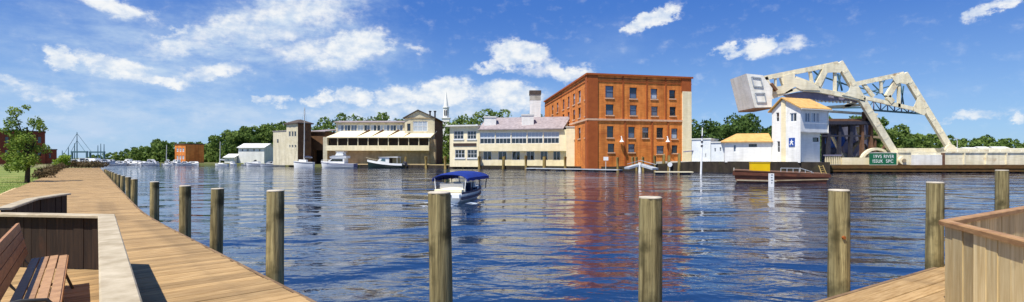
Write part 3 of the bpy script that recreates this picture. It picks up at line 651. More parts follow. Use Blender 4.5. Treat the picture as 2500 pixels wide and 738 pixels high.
for q in rib:
    mid = (q[2] + q[3]) / 2
    window(fM, (q[0], q[1], mid, q[3]), cr, 4, 1, 'frame_white', 'glass_pale', fw=.1, name='ribbon_window'); window(fM, (q[0], q[1], q[2], mid), cr, 4, 1, 'frame_white', 'glass', fw=.1, name='ribbon_window')  # upper panes: sky reflection painted as a pale glass colour
mb = MB(); fM.slab(mb, 0, fM.len, fl2 - .12, fl2, -1.2, -.003); mb.build('soffit', 'cream', cr)
body(fM, 13, gz, eave, 'cream', cr)
mb = MB(); r0, r1 = fM.pt(-.1, eave + .02, .55), fM.pt(fM.len - .6, eave + .02, .55); q0, q1 = fM.pt(.6, ridge_h, -6.5), fM.pt(fM.len + .6, ridge_h, -6.5); k0, k1 = fM.pt(0, eave, -13.5), fM.pt(fM.len, eave, -13.5)
mb.add([r0, r1, q1, q0, k0, k1] + [p + Vector((0, 0, .25)) for p in (r0, r1, q1, q0, k0, k1)], [(6, 7, 8, 9), (9, 8, 11, 10), (0, 3, 2, 1), (0, 1, 7, 6), (1, 2, 8, 7), (2, 5, 11, 8), (0, 6, 9, 3), (3, 9, 10, 4)]); mb.build('roof', 'roof_grey', cr)
mb = MB(); e1 = fM.pt(fM.len, eave, -.003); mb.add([fM.pt(fM.len, eave, 0), fM.pt(fM.len, ridge_h, -6.5), fM.pt(fM.len, eave, -13)], [(0, 1, 2)]); mb.build('gable', 'cream', cr, fix=False)
wt_ = fW.h_of(1130, 309); wh = [fW.rect(*q) for q in ((1108, 1132, 320, 340), (1141, 1163, 320, 340), (1111, 1135, 366, 386), (1141, 1165, 366, 386))]
wall(fW, 0, fW.len, gz, wt_, wh, 'cream', cr)
for q in wh: window(fW, q, cr, 3, 2, 'frame_white', 'glass', fw=.1, sill='frame_white')
body(fW, 11, gz, wt_, 'cream', cr)
mb = MB(); fW.slab(mb, -.8, fW.len + .05, wt_, wt_ + .35, -11, .8); mb.build('flat_roof', 'roof_white', cr)
mb = MB(); q = fW.rect(1107, 1163, 350, 357); fW.slab(mb, q[0], q[1], q[2], q[3], .004, .12); mb.build('signboard', 'frame_dark', cr)
fE = Fr(K(1382, 119.6), K(1411, 119.0)); hE = fE.h_of(1396, 311); mb = MB(); fE.slab(mb, 0, fE.len, gz, hE, -9, 0); mb.build('end_block', 'cream', cr)
mb = MB(); fE.slab(mb, -.15, fE.len + .15, hE, hE + .18, -9.1, .15); mb.build('coping', 'roof_white', cr)
fS = Fr(fE.pt(fE.len + .02, 0, -1)[:2], (fE.pt(fE.len + .02, 0, -1) + fE.d * 3.5)[:2]); hs1 = fS.h_of(1413, 328); hs2 = fS.h_of(1444, 362)
mb = MB(); mb.prism([fS.pt(0, gz), fS.pt(fS.len, gz), fS.pt(fS.len, hs2), fS.pt(0, hs1)], -fS.n * 6); mb.build('lean_to', 'tan_light', cr)
mb = MB(); mb.prism([fS.pt(0, hs1 + .05, .4), fS.pt(fS.len + .4, hs2 - .25, .4), fS.pt(fS.len + .4, hs2 - .05, .4), fS.pt(0, hs1 + .25, .4)], -fS.n * 7); mb.build('lean_to_roof', 'roof_white', cr)
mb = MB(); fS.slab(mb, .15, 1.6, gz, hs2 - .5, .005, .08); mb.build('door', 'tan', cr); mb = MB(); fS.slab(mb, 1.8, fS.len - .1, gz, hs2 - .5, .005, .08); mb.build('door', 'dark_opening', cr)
def chimney(px0, px1, py0, py1, z, d, parts):
    a_, b_ = P(px0, py1, z), P(px1, py0, z); H = b_.z - a_.z
    for nm, m, f0, f1, gr in parts:
        mb = MB(); mb.box(a_.x - gr, b_.x + gr, z - gr, z + d + gr, a_.z + H * f0, a_.z + H * f1); mb.build(nm, m, cr)
chimney(1182, 1211, 284, 320, 125.6, 2.4, (('chimney', 'white', 0, .9, 0), ('chimney_cap', 'roof_white', .9, 1, .12)))
chimney(1274, 1303, 279, 322, 123.8, 2.4, (('chimney', 'white', 0, .92, 0), ('chimney_cap', 'roof_white', .92, 1, .12)))
chimney(1294, 1320, 221, 330, 132, 2.6, (('tall_chimney', 'white', 0, .78, 0), ('chimney_collar', 'concrete', .78, .91, .03), ('chimney_cap', 'roof_dark', .91, 1, .15)))

# --- the long tan warehouse with a gable block
zf = 148.0; fH = Fr(K(799, zf), K(1047, zf)); wh_ = thing('warehouse', 'long tan waterfront warehouse with gabled end block and white fascia band', 'building', (*K(799, zf), -.5))
H = lambda py: fH.h_of(920, py)
mb = MB(); fH.slab(mb, 0, fH.len, -.5, H(355), -12, -.9); mb.build('lower_wall', 'tan', wh_)
mb = MB(); fH.slab(mb, -.1, fH.len + .1, H(368), H(355.5), -1.0, .5); mb.build('fascia_band', 'cream', wh_)
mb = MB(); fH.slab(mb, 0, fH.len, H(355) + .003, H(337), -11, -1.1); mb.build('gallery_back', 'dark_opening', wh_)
for i in range(11):
    u = fH.len * i / 10; mb = MB(); fH.slab(mb, u - .1, u + .1, H(355.4), H(336.5), -.35, -.1); mb.build('gallery_post', 'tan_light', wh_)
rU = fH.len + .6; mb = MB(); mb.prism([fH.pt(-.2, H(337), .3), fH.pt(rU, H(337), .3), fH.pt(rU + .8, H(322.5) + .4, -6.4), fH.pt(2.2, H(322.5) + .4, -6.4)], (0, 0, .25)); mb.build('lean_to_roof', 'cream', wh_)
for px in (870, 905, 945, 985):
    u = fH.s_of(px); mb = MB(); b0 = fH.pt(u, H(336) + .25, 0); b1 = fH.pt(u + 2.2, H(322.5) + .6, -6.2); mb.prism([b0, b1, b1 + Vector((0, 0, .5)) - fH.d * .3], fH.d * .15); mb.build('roof_rib', 'brown_wall', wh_)
fU = Fr(fH.pt(fH.s_of(799) + .2, 0, -6.6)[:2], fH.pt(fH.len - 6.6, 0, -6.6)[:2]); ue = fU.h_of(900, 300); uh0 = fU.h_of(900, 323)
q = fU.rect(824, 984, 305, 321.5); uw = []
for i in range(10): uw.append((q[0] + (q[1] - q[0]) * i / 10 + .06, q[0] + (q[1] - q[0]) * (i + 1) / 10 - .06, q[2], q[3]))
wall(fU, 0, fU.len, H(337) + .2, ue, uw, 'tan_light', wh_)
for w_ in uw: window(fU, w_, wh_, 2, 1, 'frame_white', 'glass_sky', fw=.12)
body(fU, 10, H(337) + .2, ue, 'tan_light', wh_)
mb = MB(); mb.prism([fU.pt(-.5, ue + .01, .6), fU.pt(fU.len, ue + .01, .6), fU.pt(fU.len, ue + .7, -5), fU.pt(-.5, ue + .7, -5)], (0, 0, .25)); mb.prism([fU.pt(-.5, ue + .7, -5), fU.pt(fU.len, ue + .7, -5), fU.pt(fU.len, ue, -10.5), fU.pt(-.5, ue, -10.5)], (0, 0, .25)); mb.build('upper_roof', 'roof_grey', wh_)
mb = MB(); fH.slab(mb, fH.s_of(789), fH.s_of(799) - .02, -.5, H(335), -9, .1); mb.build('end_pillar', 'tan_light', wh_)
zg = 151.5; ga, gb = K(988, zg), K(1061, zg); fG = Fr(ga, gb); ge = fG.h_of(1024, 288.5); gp = fG.h_of(1024, 270.5); gm = fG.len * .45
ghs = [fG.rect(1008, 1044, 296, 321), fG.rect(994, 1002, 302, 320)]
wall(fG, 0, fG.len, -.5, ge, ghs, 'tan_light', wh_)
window(fG, ghs[0], wh_, 3, 2, 'frame_white', 'glass_pale', fw=.18); window(fG, ghs[1], wh_, 1, 2, 'frame_dark', 'glass', fw=.1)
body(fG, 18, -.5, ge, 'brown_wall', wh_)  # browner than the front: shade of the right side is in the colour
mb = MB(); mb.prism([fG.pt(0, ge), fG.pt(fG.len, ge), fG.pt(gm, gp)], -fG.n * 18); mb.build('gable', 'tan_light', wh_)
for s0, s1 in ((-.5, gm), (gm, fG.len + .5)):
    hh0 = ge - .25 if s0 < 0 else gp; hh1 = gp if s0 < 0 else ge - .25
    mb = MB(); mb.prism([fG.pt(s0, hh0 + .03, .45), fG.pt(s1, hh1 + .03, .45), fG.pt(s1, hh1 + .03, -18.4), fG.pt(s0, hh0 + .03, -18.4)], (0, 0, .3)); mb.build('roof_slope', 'roof_dark', wh_)
mb = MB(); fG.slab(mb, .3, fG.len - .3, ge - .15, ge + .12, .004, .2); mb.build('gable_trim', 'tan', wh_)
for px in (1050, 1062):
    p = P(px, 290, 158); mb = MB(); mb.tube([p, p + Vector((0, 0, 2.0)), p + Vector((0, 0, 2.05)), p + Vector((0, 0, 2.4))], [.25, .25, .42, .42], 8); mb.build('roof_vent', 'steel_dark', wh_)
fT = Fr(fH.pt(fH.len + .05, 0, -1.2)[:2], fG.pt(fG.len, 0, .02)[:2]); mb = MB(); fH.slab(mb, fH.len + .02, fH.len + 1.7, -.5, H(340), -3.2, -1.2); mb.build('side_wall', 'tan', wh_)

# --- tower building left of it
tc_ = Vector((*K(727, 150), 0)); ta = tc_ + Vector((-.8, .6, 0)) * 6.2; tb_ = tc_ + Vector((.6, .8, 0)) * 4.3
tw = thing('tower_building', 'pale stone tower with dark low roof beside the long tan warehouse', 'building', (tc_.x, tc_.y, -.5)); fTl = Fr(ta[:2], tc_[:2]); fTr = Fr(tc_[:2], tb_[:2]); th_ = fTl.h_of(715, 303)
hq = [fTl.rect(705, 709.5, 321, 334), fTl.rect(712, 716.5, 321, 334), fTl.rect(718.5, 723, 321, 334), fTl.rect(706, 709, 354, 361), fTl.rect(712.5, 716, 354, 361), fTl.rect(719.5, 723, 354, 361), fTl.rect(706, 711, 310, 312), fTl.rect(715, 722, 310, 312)]
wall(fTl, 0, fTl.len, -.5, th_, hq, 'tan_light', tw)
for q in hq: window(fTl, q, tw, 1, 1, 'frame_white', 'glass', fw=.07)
wall(fTr, 0, fTr.len, -.5, th_, [], 'brown_wall', tw)  # right face: shade put into the colour as a darker brown
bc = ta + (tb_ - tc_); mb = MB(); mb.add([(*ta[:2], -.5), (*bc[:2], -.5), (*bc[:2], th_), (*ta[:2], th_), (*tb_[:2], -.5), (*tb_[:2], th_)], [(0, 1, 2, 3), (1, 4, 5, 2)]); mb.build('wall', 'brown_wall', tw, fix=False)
ctr = (ta + tb_) / 2; ro = [ctr + (p - ctr) * 1.22 for p in (ta, tc_, tb_, bc)]; mb = MB(); e_ = th_
mb.add([(p.x, p.y, e_) for p in ro] + [(p.x, p.y, e_ + .3) for p in ro] + [(ctr.x - .8, ctr.y + .6, e_ + 1.45), (ctr.x + .8, ctr.y - .6, e_ + 1.45)], [(0, 1, 2, 3), (0, 1, 5, 4), (1, 2, 6, 5), (2, 3, 7, 6), (3, 0, 4, 7), (4, 5, 9, 8), (5, 6, 9), (6, 7, 8, 9), (7, 4, 8)]); mb.build('roof', 'roof_dark', tw)
fB = Fr(K(667, 158), (ta + Vector((.02, .3, 0)))[:2]); hb = fB.h_of(683, 321); wall(fB, 0, fB.len, -.5, hb, [fB.rect(676, 680, 340, 350)], 'tan_light', tw); window(fB, fB.rect(676, 680, 340, 350), tw, 1, 1, 'frame_white', 'glass', fw=.07); body(fB, 7, -.5, hb, 'tan_light', tw, roofm='roof_grey')
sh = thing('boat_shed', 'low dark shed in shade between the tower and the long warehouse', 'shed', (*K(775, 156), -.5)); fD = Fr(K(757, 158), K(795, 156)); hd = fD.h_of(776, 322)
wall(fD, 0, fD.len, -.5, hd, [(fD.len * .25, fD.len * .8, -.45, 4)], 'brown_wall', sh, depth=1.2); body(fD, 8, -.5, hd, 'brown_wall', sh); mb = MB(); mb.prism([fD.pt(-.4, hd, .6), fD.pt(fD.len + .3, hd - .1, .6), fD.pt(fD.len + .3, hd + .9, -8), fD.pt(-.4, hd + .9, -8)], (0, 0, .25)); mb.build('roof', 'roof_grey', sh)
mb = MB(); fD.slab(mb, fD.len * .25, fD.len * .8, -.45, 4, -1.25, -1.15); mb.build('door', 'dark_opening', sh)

# --- small far buildings
def gable_house(name, label, px0, px1, zz, py_e, py_r, depth, wm, rm, wins=(), base=-.3, cat='house', ridge_along=True):
    fr = Fr(K(px0, zz), K(px1, zz)); e = fr.h_of((px0 + px1) / 2, py_e); r = fr.h_of((px0 + px1) / 2, py_r) ; root = thing(name, label, cat, (*K(px0, zz), base))
    hl = [fr.rect(*q) for q in wins]; wall(fr, 0, fr.len, base, e, hl, wm, root); body(fr, depth, base, e, wm, root)
    for q in hl: window(fr, q, root, 1, 2, 'frame_white', 'glass', fw=.08)
    for o0, o1, hA, hB in ((.5, -depth / 2, e - .1, r), (-depth / 2, -depth - .5, r, e - .1)):
        mb = MB(); mb.prism([fr.pt(-.4, hA, o0), fr.pt(fr.len + .4, hA, o0), fr.pt(fr.len + .4, hB, o1), fr.pt(-.4, hB, o1)], (0, 0, .2)); mb.build('roof_slope', rm, root)
    mb = MB(); mb.prism([fr.pt(0, e, 0), fr.pt(0, r, -depth / 2), fr.pt(0, e, -depth)], fr.d * .15); mb.prism([fr.pt(fr.len - .15, e, 0), fr.pt(fr.len - .15, r, -depth / 2), fr.pt(fr.len - .15, e, -depth)], fr.d * .15); mb.build('gable', wm, root)
    return root, fr
gable_house('white_house', 'white house with pale roof among trees above the far boats', 582, 645, 188, 361, 351, 9, 'white', 'roof_white', ((590, 594, 364, 370), (603, 607, 364, 370), (618, 622, 364, 370), (632, 636, 364, 370)))
gable_house('white_cottage', 'small white cottage low among the boats beside the far mast', 548, 572, 186, 385, 377, 7, 'white', 'roof_white', ((555, 558, 388, 393),))
rb = thing('brick_block', 'small flat-roofed red brick block on the far shore', 'building', (*K(453, 187), -.3)); fb1 = Fr(K(427, 189), K(453, 187)); fb2 = Fr(K(453, 187), K(498, 193)); hr = fb1.h_of(440, 353)
hq = [fb1.rect(x, x + 4.5, y, y + 9) for x in (431, 438, 445) for y in (362, 380)]; wall(fb1, 0, fb1.len, -.3, hr, hq, 'brick', rb); [window(fb1, q, rb, 1, 2, 'frame_white', 'glass_pale', fw=.12) for q in hq]
wall(fb2, 0, fb2.len, -.3, hr, [], 'brick', rb); mb = MB(); mb.add([fb1.pt(0, -.3), fb1.pt(0, hr), fb2.pt(fb2.len, hr), fb2.pt(fb2.len, -.3)], [(0, 1, 2, 3)]); mb.build('wall', 'brick', rb, fix=False)
mb = MB(); mb.prism([fb1.pt(-.2, hr, .2), fb1.pt(fb1.len, hr, .25), fb2.pt(fb2.len + .2, hr, .2)], (0, 0, .35)); mb.build('roof', 'roof_dark', rb)
lb = thing('brick_hall', 'dark red brick building half hidden behind the lawn tree', 'building', (*K(60, 146), -.1)); hx, hy = K(110, 150); fl1 = Fr((hx - .74 * 30, hy - .672 * 30), (hx, hy)); hl1 = fl1.h_of(60, 321)
hq = [fl1.rect(x, x + 9, y, y + 16) for x in (12, 40, 66, 92) for y in (334, 366)]; wall(fl1, 0, fl1.len, -.1, hl1, hq, 'brick_red', lb); [window(fl1, q, lb, 1, 2, 'frame_dark', 'glass', fw=.06, sill='brick_dark') for q in hq]; body(fl1, 12, -.1, hl1, 'brick_red', lb, roofm='roof_dark')
fl2_ = Fr((hx - .75, hy + .35), (hx - .75 + .74 * 2.9, hy + .35 + .672 * 2.9)); hl2 = fl2_.h_of(120, 366); wall(fl2_, 0, fl2_.len, -.1, hl2, [fl2_.rect(119, 125, 375, 386)], 'brick_red', lb); window(fl2_, fl2_.rect(119, 125, 375, 386), lb, 1, 1, 'frame_dark', 'glass', fw=.06); body(fl2_, 8, -.1, hl2, 'brick_red', lb, roofm='roof_dark')
# steeple
zs = 290; st = thing('church_steeple', 'slender white church steeple above the trees', 'steeple', (*K(1089, zs), -.3)); sx, sy = K(1089, zs)
hz = lambda py: EYE + (HY - py) / F * zs
def ngon_ring(r, z, n=8): return [(sx + r * math.cos(2 * math.pi * (i + .5) / n), sy + r * math.sin(2 * math.pi * (i + .5) / n), z) for i in range(n)]
mb = MB(); mb.box(sx - 2.1, sx + 2.1, sy - 2.1, sy + 2.1, -.3, hz(290)); mb.build('tower', 'white', st)
mb = MB(); mb.box(sx - 2.4, sx + 2.4, sy - 2.4, sy + 2.4, hz(290), hz(288)); mb.build('cornice', 'white', st)
mb = MB(); mb.loft([ngon_ring(1.75, hz(288)), ngon_ring(1.7, hz(264))]); mb.build('belfry', 'white', st)
mb = MB(); mb.loft([ngon_ring(2.05, hz(264)), ngon_ring(2.05, hz(262.5))]); mb.build('cornice', 'white', st)
mb = MB(); mb.loft([ngon_ring(1.45, hz(262.5)), ngon_ring(.08, hz(223))]); mb.build('spire', 'white', st)
for sgn in (-1, 1): mb = MB(); mb.box(sx + sgn * .55 - .3, sx + sgn * .55 + .3, sy - 1.78, sy - 1.7, hz(283), hz(270)); mb.build('louvre', 'steel_dark', st)

# ------------------------------------------------------------------ quay walls, docks, pilings
QT = [(880, 143, -.2), (1000, 137, -.2), (1100, 129, -.18), (1290, 120, -.18), (1420, 113, -.2), (1500, 105, -.1), (1600, 102, .45), (1690, 98, 1.0), (1800, 92, 1.05), (1900, 87, 1.05), (2022, 84.3, 1.0)]
mb = MB(); rows = []
for px, z, t in QT:
    x, y = K(px, z); rows.append([(x, y - .5, -2), (x, y + .5, -2), (x, y + .5, t), (x, y - .5, t)])
mb.loft(rows); mb.build('quay_wall', 'quay', None); tag(bpy.data.objects['quay_wall'], 'dark timber quay wall along the far waterfront below the buildings', 'quay')
mb = MB(); mb.prism([(*K(px, z), -.4) for px, z, t in QT[6:]] + [(60, 100, -.4), (44, 125, -.4)], (0, 0, 1.35)); mb.build('yard', 'concrete', kind='structure')
mb = MB(); px_ = [(790, 147.5), (880, 142.6), (1000, 136.8), (1100, 128.8)]
mb.prism([(*K(a_, b_), -.24) for a_, b_ in px_] + [(*K(1100, 134), -.24), (*K(790, 154), -.24)], (0, 0, .1)); mb.build('pavement', 'sand', kind='structure')
def piling(px, py_top, z, r, label, grp, bottom=-1.6):
    p = P(px, py_top, z); mb = MB(); mb.tube([(p.x, z, bottom), (p.x + random.uniform(-.05, .05), z, p.z - .12), (p.x, z, p.z)], [r * 1.1, r, r * .8], 10); o = mb.build('piling', 'piling', smooth=True); return tag(o, label, 'piling', grp)
for i, (px, z) in enumerate(((990, 136.4), (1040, 132.5), (1087, 128.6), (1131, 126.4), (1170, 124.6), (1229, 121.8), (1284, 119.2), (1329, 117), (1380, 114.2))):
    piling(px, 382 - (i == 6) * 2, z, .38, 'yellow-brown piling on the quay before the cream building, %s from left' % ORD[i], 'quay pilings')
for i, (px, pt_, z) in enumerate(((1508, 384, 103), (1545, 383, 103.5), (1554, 383, 103), (1570, 383, 102.5), (1599, 380, 101), (1620, 378, 101), (1633, 379, 99), (1658, 375, 97))):
    piling(px, pt_, z, .3, 'timber piling in front of the orange brick building, %s from left' % ORD[i], 'pilings before the brick building')
def dock(name, label, a_, b_, w, z, m, h=.35):
    root = thing(name, label, 'dock', (a_[0], a_[1], WATER)); mb = MB(); a_, b_ = Vector((*a_, z)), Vector((*b_, z)); mb.beam(a_, b_, w, .16); mb.build('deck', m, root)
    d = (b_ - a_); L_ = d.length; d.normalize()
    for k in range(int(L_ // 4) + 1):
        c = a_ + d * min(L_ - .8, k * 4 + .8) + Vector((0, 0, -.3)); mb = MB(); mb.beam(c - d * .7, c + d * .7, w * .8, .42); mb.build('float', 'steel_dark', root)
dock('floating_dock', 'long pale grey floating dock in front of the cream building', K(1290, 113.5), K(1514, 98.5), 2.0, -.62, 'dock_grey')
dock('floating_dock', 'short cream floating dock left of the brown barge', K(1599, 85), K(1690, 84), 2.2, -.62, 'tan_light')
gw = thing('gangway', 'pale grey gangway sloping down to the floating dock', 'gangway', (*K(1565, 97), WATER))
for nm, a_, b_ in (('ramp', P(1530, 411, 96.5), P(1562, 402, 98)), ('ramp', P(1562, 402, 98), P(1600, 413, 94))):
    mb = MB(); mb.beam(a_, b_, 1.4, .35); mb.build(nm, 'dock_grey', gw)
    mb = MB(); mb.beam(a_ + Vector((0, -.6, .8)), b_ + Vector((0, -.6, .8)), .08, .08); mb.build('handrail', 'dock_grey', gw)
mb = MB(); q_ = P(1562, 402, 97.2); mb.tube([(q_.x, q_.y, WATER - .5), (q_.x, q_.y, q_.z + .4)], .3, 10); mb.build('support_pile', 'white', gw)
for i, px in enumerate((1448, 1479, 1635)):
    z = (108, 106.4, 96)[i]; top = (383, 385, 402)[i]; p = P(px, top, z); s = thing('signpost', ('white board sign on post at the brick building\'s left corner', 'white board sign on post at the foot of the brick wall', 'round white sign on post below the brick building')[i], 'sign', (p.x, z, -.3), None)
    mb = MB(); mb.tube([(p.x, z, -.9), (p.x, z, p.z)], .07, 6); mb.build('pole', 'mast', s)
    mb = MB()
    if i < 2: mb.box(p.x - .5, p.x + .5, z - .12, z - .06, p.z - .6, p.z + .15)
    else: mb.tube([(p.x, z - .14, p.z), (p.x, z - .08, p.z)], .45, 14)
    mb.build('board', 'white_gloss', s)
# white marker pole
p = P(1715, 312, 84); mp_ = thing('marker_pole', 'thin leaning white channel pole standing in the water', 'pole', (p.x, 84, WATER - .6))
t0_, t1_ = Vector((P(1711, 428, 84).x, 84, WATER - .6)), P(1715, 312, 84)
mb = MB(); mb.tube([t0_, t0_.lerp(t1_, .5), t1_], [.17, .14, .08], 8); mb.build('pole', 'white_gloss', mp_, smooth=True)
for f_ in (.62, .7, .8): a_ = t0_.lerp(t1_, f_); mb = MB(); mb.tube([a_, a_ + Vector((0, 0, .28))], .19, 8); mb.build('band', 'steel_dark', mp_)

# ------------------------------------------------------------------ white sheds
ws = thing('white_shed', 'low white shed with orange roof left of the bridge house', 'shed', (*K(1770, 93), .9)); fs = Fr(K(1770, 93), K(1884, 91)); he = fs.h_of(1830, 348); hrd = fs.h_of(1830, 331) + .3
hq = [fs.rect(1791, 1797, 354, 371), fs.rect(1828, 1848, 352, 359)]; wall(fs, 0, fs.len, .9, he, hq, 'white', ws); [window(fs, q, ws, 1 if i == 0 else 2, 1, 'frame_white' if i == 0 else 'frame_dark', 'glass_sky' if i == 0 else 'glass', fw=.07) for i, q in enumerate(hq)]
body(fs, 5.5, .9, he, 'white', ws)
mb = MB(); a_, b_, c_, d_ = fs.pt(-.5, he, .4), fs.pt(fs.len + .1, he, .4), fs.pt(fs.len + .1, hrd, -2.9), fs.pt(2.4, hrd, -2.9); e_, f_ = fs.pt(fs.len + .1, he, -6), fs.pt(-.5, he, -6); up = Vector((0, 0, .18))
mb.add([a_, b_, c_, d_, e_, f_] + [x + up for x in (a_, b_, c_, d_, e_, f_)], [(6, 7, 8, 9), (9, 8, 10, 11), (6, 9, 11), (0, 1, 7, 6), (1, 4, 10, 8, 7), (0, 5, 4, 1), (4, 5, 11, 10), (5, 0, 6, 11)]); mb.build('roof', 'roof_orange', ws)
wb = thing('white_block', 'pale flat-roofed white block beside the brick building\'s cream corner', 'shed', (*K(1689, 100), .9)); fq = Fr(K(1689, 100), K(1735, 98)); hq_ = fq.h_of(1710, 341); wall(fq, 0, fq.len, .9, hq_, [fq.rect(1722, 1724, 375, 384)], 'white_shed', wb); window(fq, fq.rect(1722, 1724, 375, 384), wb, 1, 1, 'frame_white', 'glass', fw=.04); body(fq, 6, .9, hq_, 'white_shed', wb, roofm='roof_white')
wb2 = thing('white_annex', 'lower pale blue-white annex between the two white sheds', 'shed', (*K(1736, 96), .9)); fq = Fr(K(1736, 96), K(1769, 94.5)); hq_ = fq.h_of(1750, 349); qs = [fq.rect(1744, 1748, 362, 371), fq.rect(1757, 1761, 360, 370)]; wall(fq, 0, fq.len, .9, hq_, qs, 'white_shed', wb2); [window(fq, q, wb2, 1, 2, 'frame_white', 'glass_sky', fw=.05) for q in qs]; body(fq, 5, .9, hq_, 'white_shed', wb2, roofm='roof_white')
dv = thing('davit', 'small grey hand davit at the brick building\'s cream corner', 'davit', (*K(1684, 100), .9)); mb = MB(); p0 = P(1697, 392, 100); mb.tube([(p0.x, 100, .9), (p0.x, 100, P(1697, 362, 100).z)], .1, 8); mb.build('mast', 'slate_steel', dv); mb = MB(); mb.tube([P(1669, 371, 99.5), P(1698, 368, 100)], .12, 6); mb.build('arm', 'slate_steel', dv)

# ------------------------------------------------------------------ bridge house
gC = (47.9, 85.0); gL = (46.2, 91.0); gR = (54.1, 87.6); bh = thing('bridge_house', 'white two-storey bridge tender house with orange roof and overhanging bay', 'house', (*gC, .9))
fg = Fr(gL, gC); fs = Fr(gC, gR); he = 10.0; hp = fg.h_of(1912, 240.5); gmid = fg.s_of(1912)
hq = [fg.rect(1894.5, 1902, 275, 297), fg.rect(1928, 1945, 276, 298), fg.rect(1897, 1904, 345, 372)]
wall(fg, 0, fg.len, .9, he, hq, 'white', bh); window(fg, hq[0], bh, 1, 2, 'frame_white', 'glass', fw=.07); window(fg, hq[1], bh, 2, 1, 'frame_white', 'glass_sky', fw=.14); window(fg, hq[2], bh, 1, 2, 'frame_white', 'glass', fw=.07)
mb = MB(); mb.prism([fg.pt(0, he), fg.pt(fg.len, he), fg.pt(gmid, hp - .1)], -fg.n * .25); mb.build('gable', 'white', bh)
u = fg.s_of(1913.5); mb = MB(); fg.slab(mb, u - .42, u + .42, .9, hp - .4, .0, .16); mb.build('corner_board', 'cream', bh)
bayb = fs.h_of(1985, 324.5); hq2 = [fs.rect(1966, 1979, 275, 299), fs.rect(1981, 1993, 275, 299), fs.rect(1994, 2001, 275, 299)]
wall(fs, 0, fs.len, bayb, he, hq2, 'white', bh); [window(fs, q, bh, 2, 1, 'frame_white', 'glass_sky', fw=.12) for q in hq2]
bk_ = [Vector((*gL, 0)), Vector((*gC, 0)), Vector((*gR, 0))]; gD = bk_[0] + bk_[2] - bk_[1]
mb = MB(); mb.add([(*gR, bayb), (gD.x, gD.y, bayb), (gD.x, gD.y, he), (*gR, he), (*gL, .9), (gD.x, gD.y, .9), (*gL, he)], [(0, 1, 2, 3), (4, 5, 2, 6)]); mb.build('wall', 'white', bh, fix=False)
gv = Vector((gL[0] - gC[0], gL[1] - gC[1], 0)); gv *= 1.0 / abs(gv.dot(fs.n)); lo = Fr((Vector((*gC, 0)) + gv)[:2], (Vector((*gR, 0)) + gv - fs.d * .8)[:2]); wq = lo.rect(1984, 1999, 336, 346.5)
wall(lo, -.0, lo.len, .9, bayb + .02, [wq], 'white', bh); window(lo, wq, bh, 1, 1, 'frame_dark', 'glass', fw=.08)
mb = MB(); e1, e2 = lo.pt(lo.len, .9), lo.pt(lo.len, .9) + gv * 4.5; mb.add([e1, e2, e2 + Vector((0, 0, bayb - .9)), e1 + Vector((0, 0, bayb - .9))], [(0, 1, 2, 3)]); mb.build('wall', 'white', bh, fix=False)
mb = MB(); mb.prism([fs.pt(.02, bayb), fs.pt(fs.len, bayb), fs.pt(fs.len, bayb) + gv * 5.5, fs.pt(.05, bayb) + gv * 5.5], (0, 0, .15)); mb.build('bay_floor', 'white', bh)
rA, rB = fg.pt(gmid, hp, .45), fg.pt(gmid, hp, 0) + (Vector((*gR, 0)) - Vector((*gC, 0))) * .98
eA, eB = fs.pt(-.5, he - .18, .45), fs.pt(fs.len + .35, he - .18, .45)
mb = MB(); mb.prism([rA, rB, eB, eA], (0, 0, .2)); mb.build('roof_slope', 'roof_orange', bh)
zA, zB = fg.pt(-.5, he - .25, .45), gD + Vector((0, 0, he - .25)); mb = MB(); mb.prism([rA, rB, zB, zA], (0, 0, .2)); mb.build('roof_slope', 'roof_orange', bh)
mb = MB(); mb.add([(*gR, he), rB, (gD.x, gD.y, he)], [(0, 1, 2)]); mb.build('gable', 'white', bh, fix=False)
mb = MB(); mb.beam(fs.pt(-.45, he - .2, .55), fs.pt(fs.len + .3, he - .2, .55), .16, .14); mb.build('gutter', 'steel_white', bh); mb = MB(); mb.tube([fs.pt(fs.len - .15, he - .25, .5), fs.pt(fs.len - .15, he - .7, .1), fs.pt(fs.len - .15, bayb, .1)], .07, 6); mb.build('downpipe', 'steel_white', bh)
sq = fg.rect(1926.5, 1941, 337, 358); sg = thing('wall_sign', 'blue pictogram sign on the bridge house wall', 'sign', fg.pt(sq[0], sq[2], .1)); mb = MB(); fg.slab(mb, sq[0], sq[1], sq[2], sq[3], .01, .08); mb.build('panel', 'sign_blue', sg)
cu, ch = (sq[0] + sq[1]) / 2, (sq[2] + sq[3]) / 2; mb = MB(); su = (sq[1] - sq[0]) / 2
mb.prism([fg.pt(cu + su * x, ch + .72 * y, .085) for x, y in ((-.05, .75), (.12, .3), (.75, .12), (.2, -.05), (.62, -.75), (.25, -.6), (-.1, -.2), (-.45, -.75), (-.75, -.6), (-.3, 0), (-.7, .1), (-.2, .28))], fg.n * .02); mb.build('pictogram', 'white_gloss', sg)

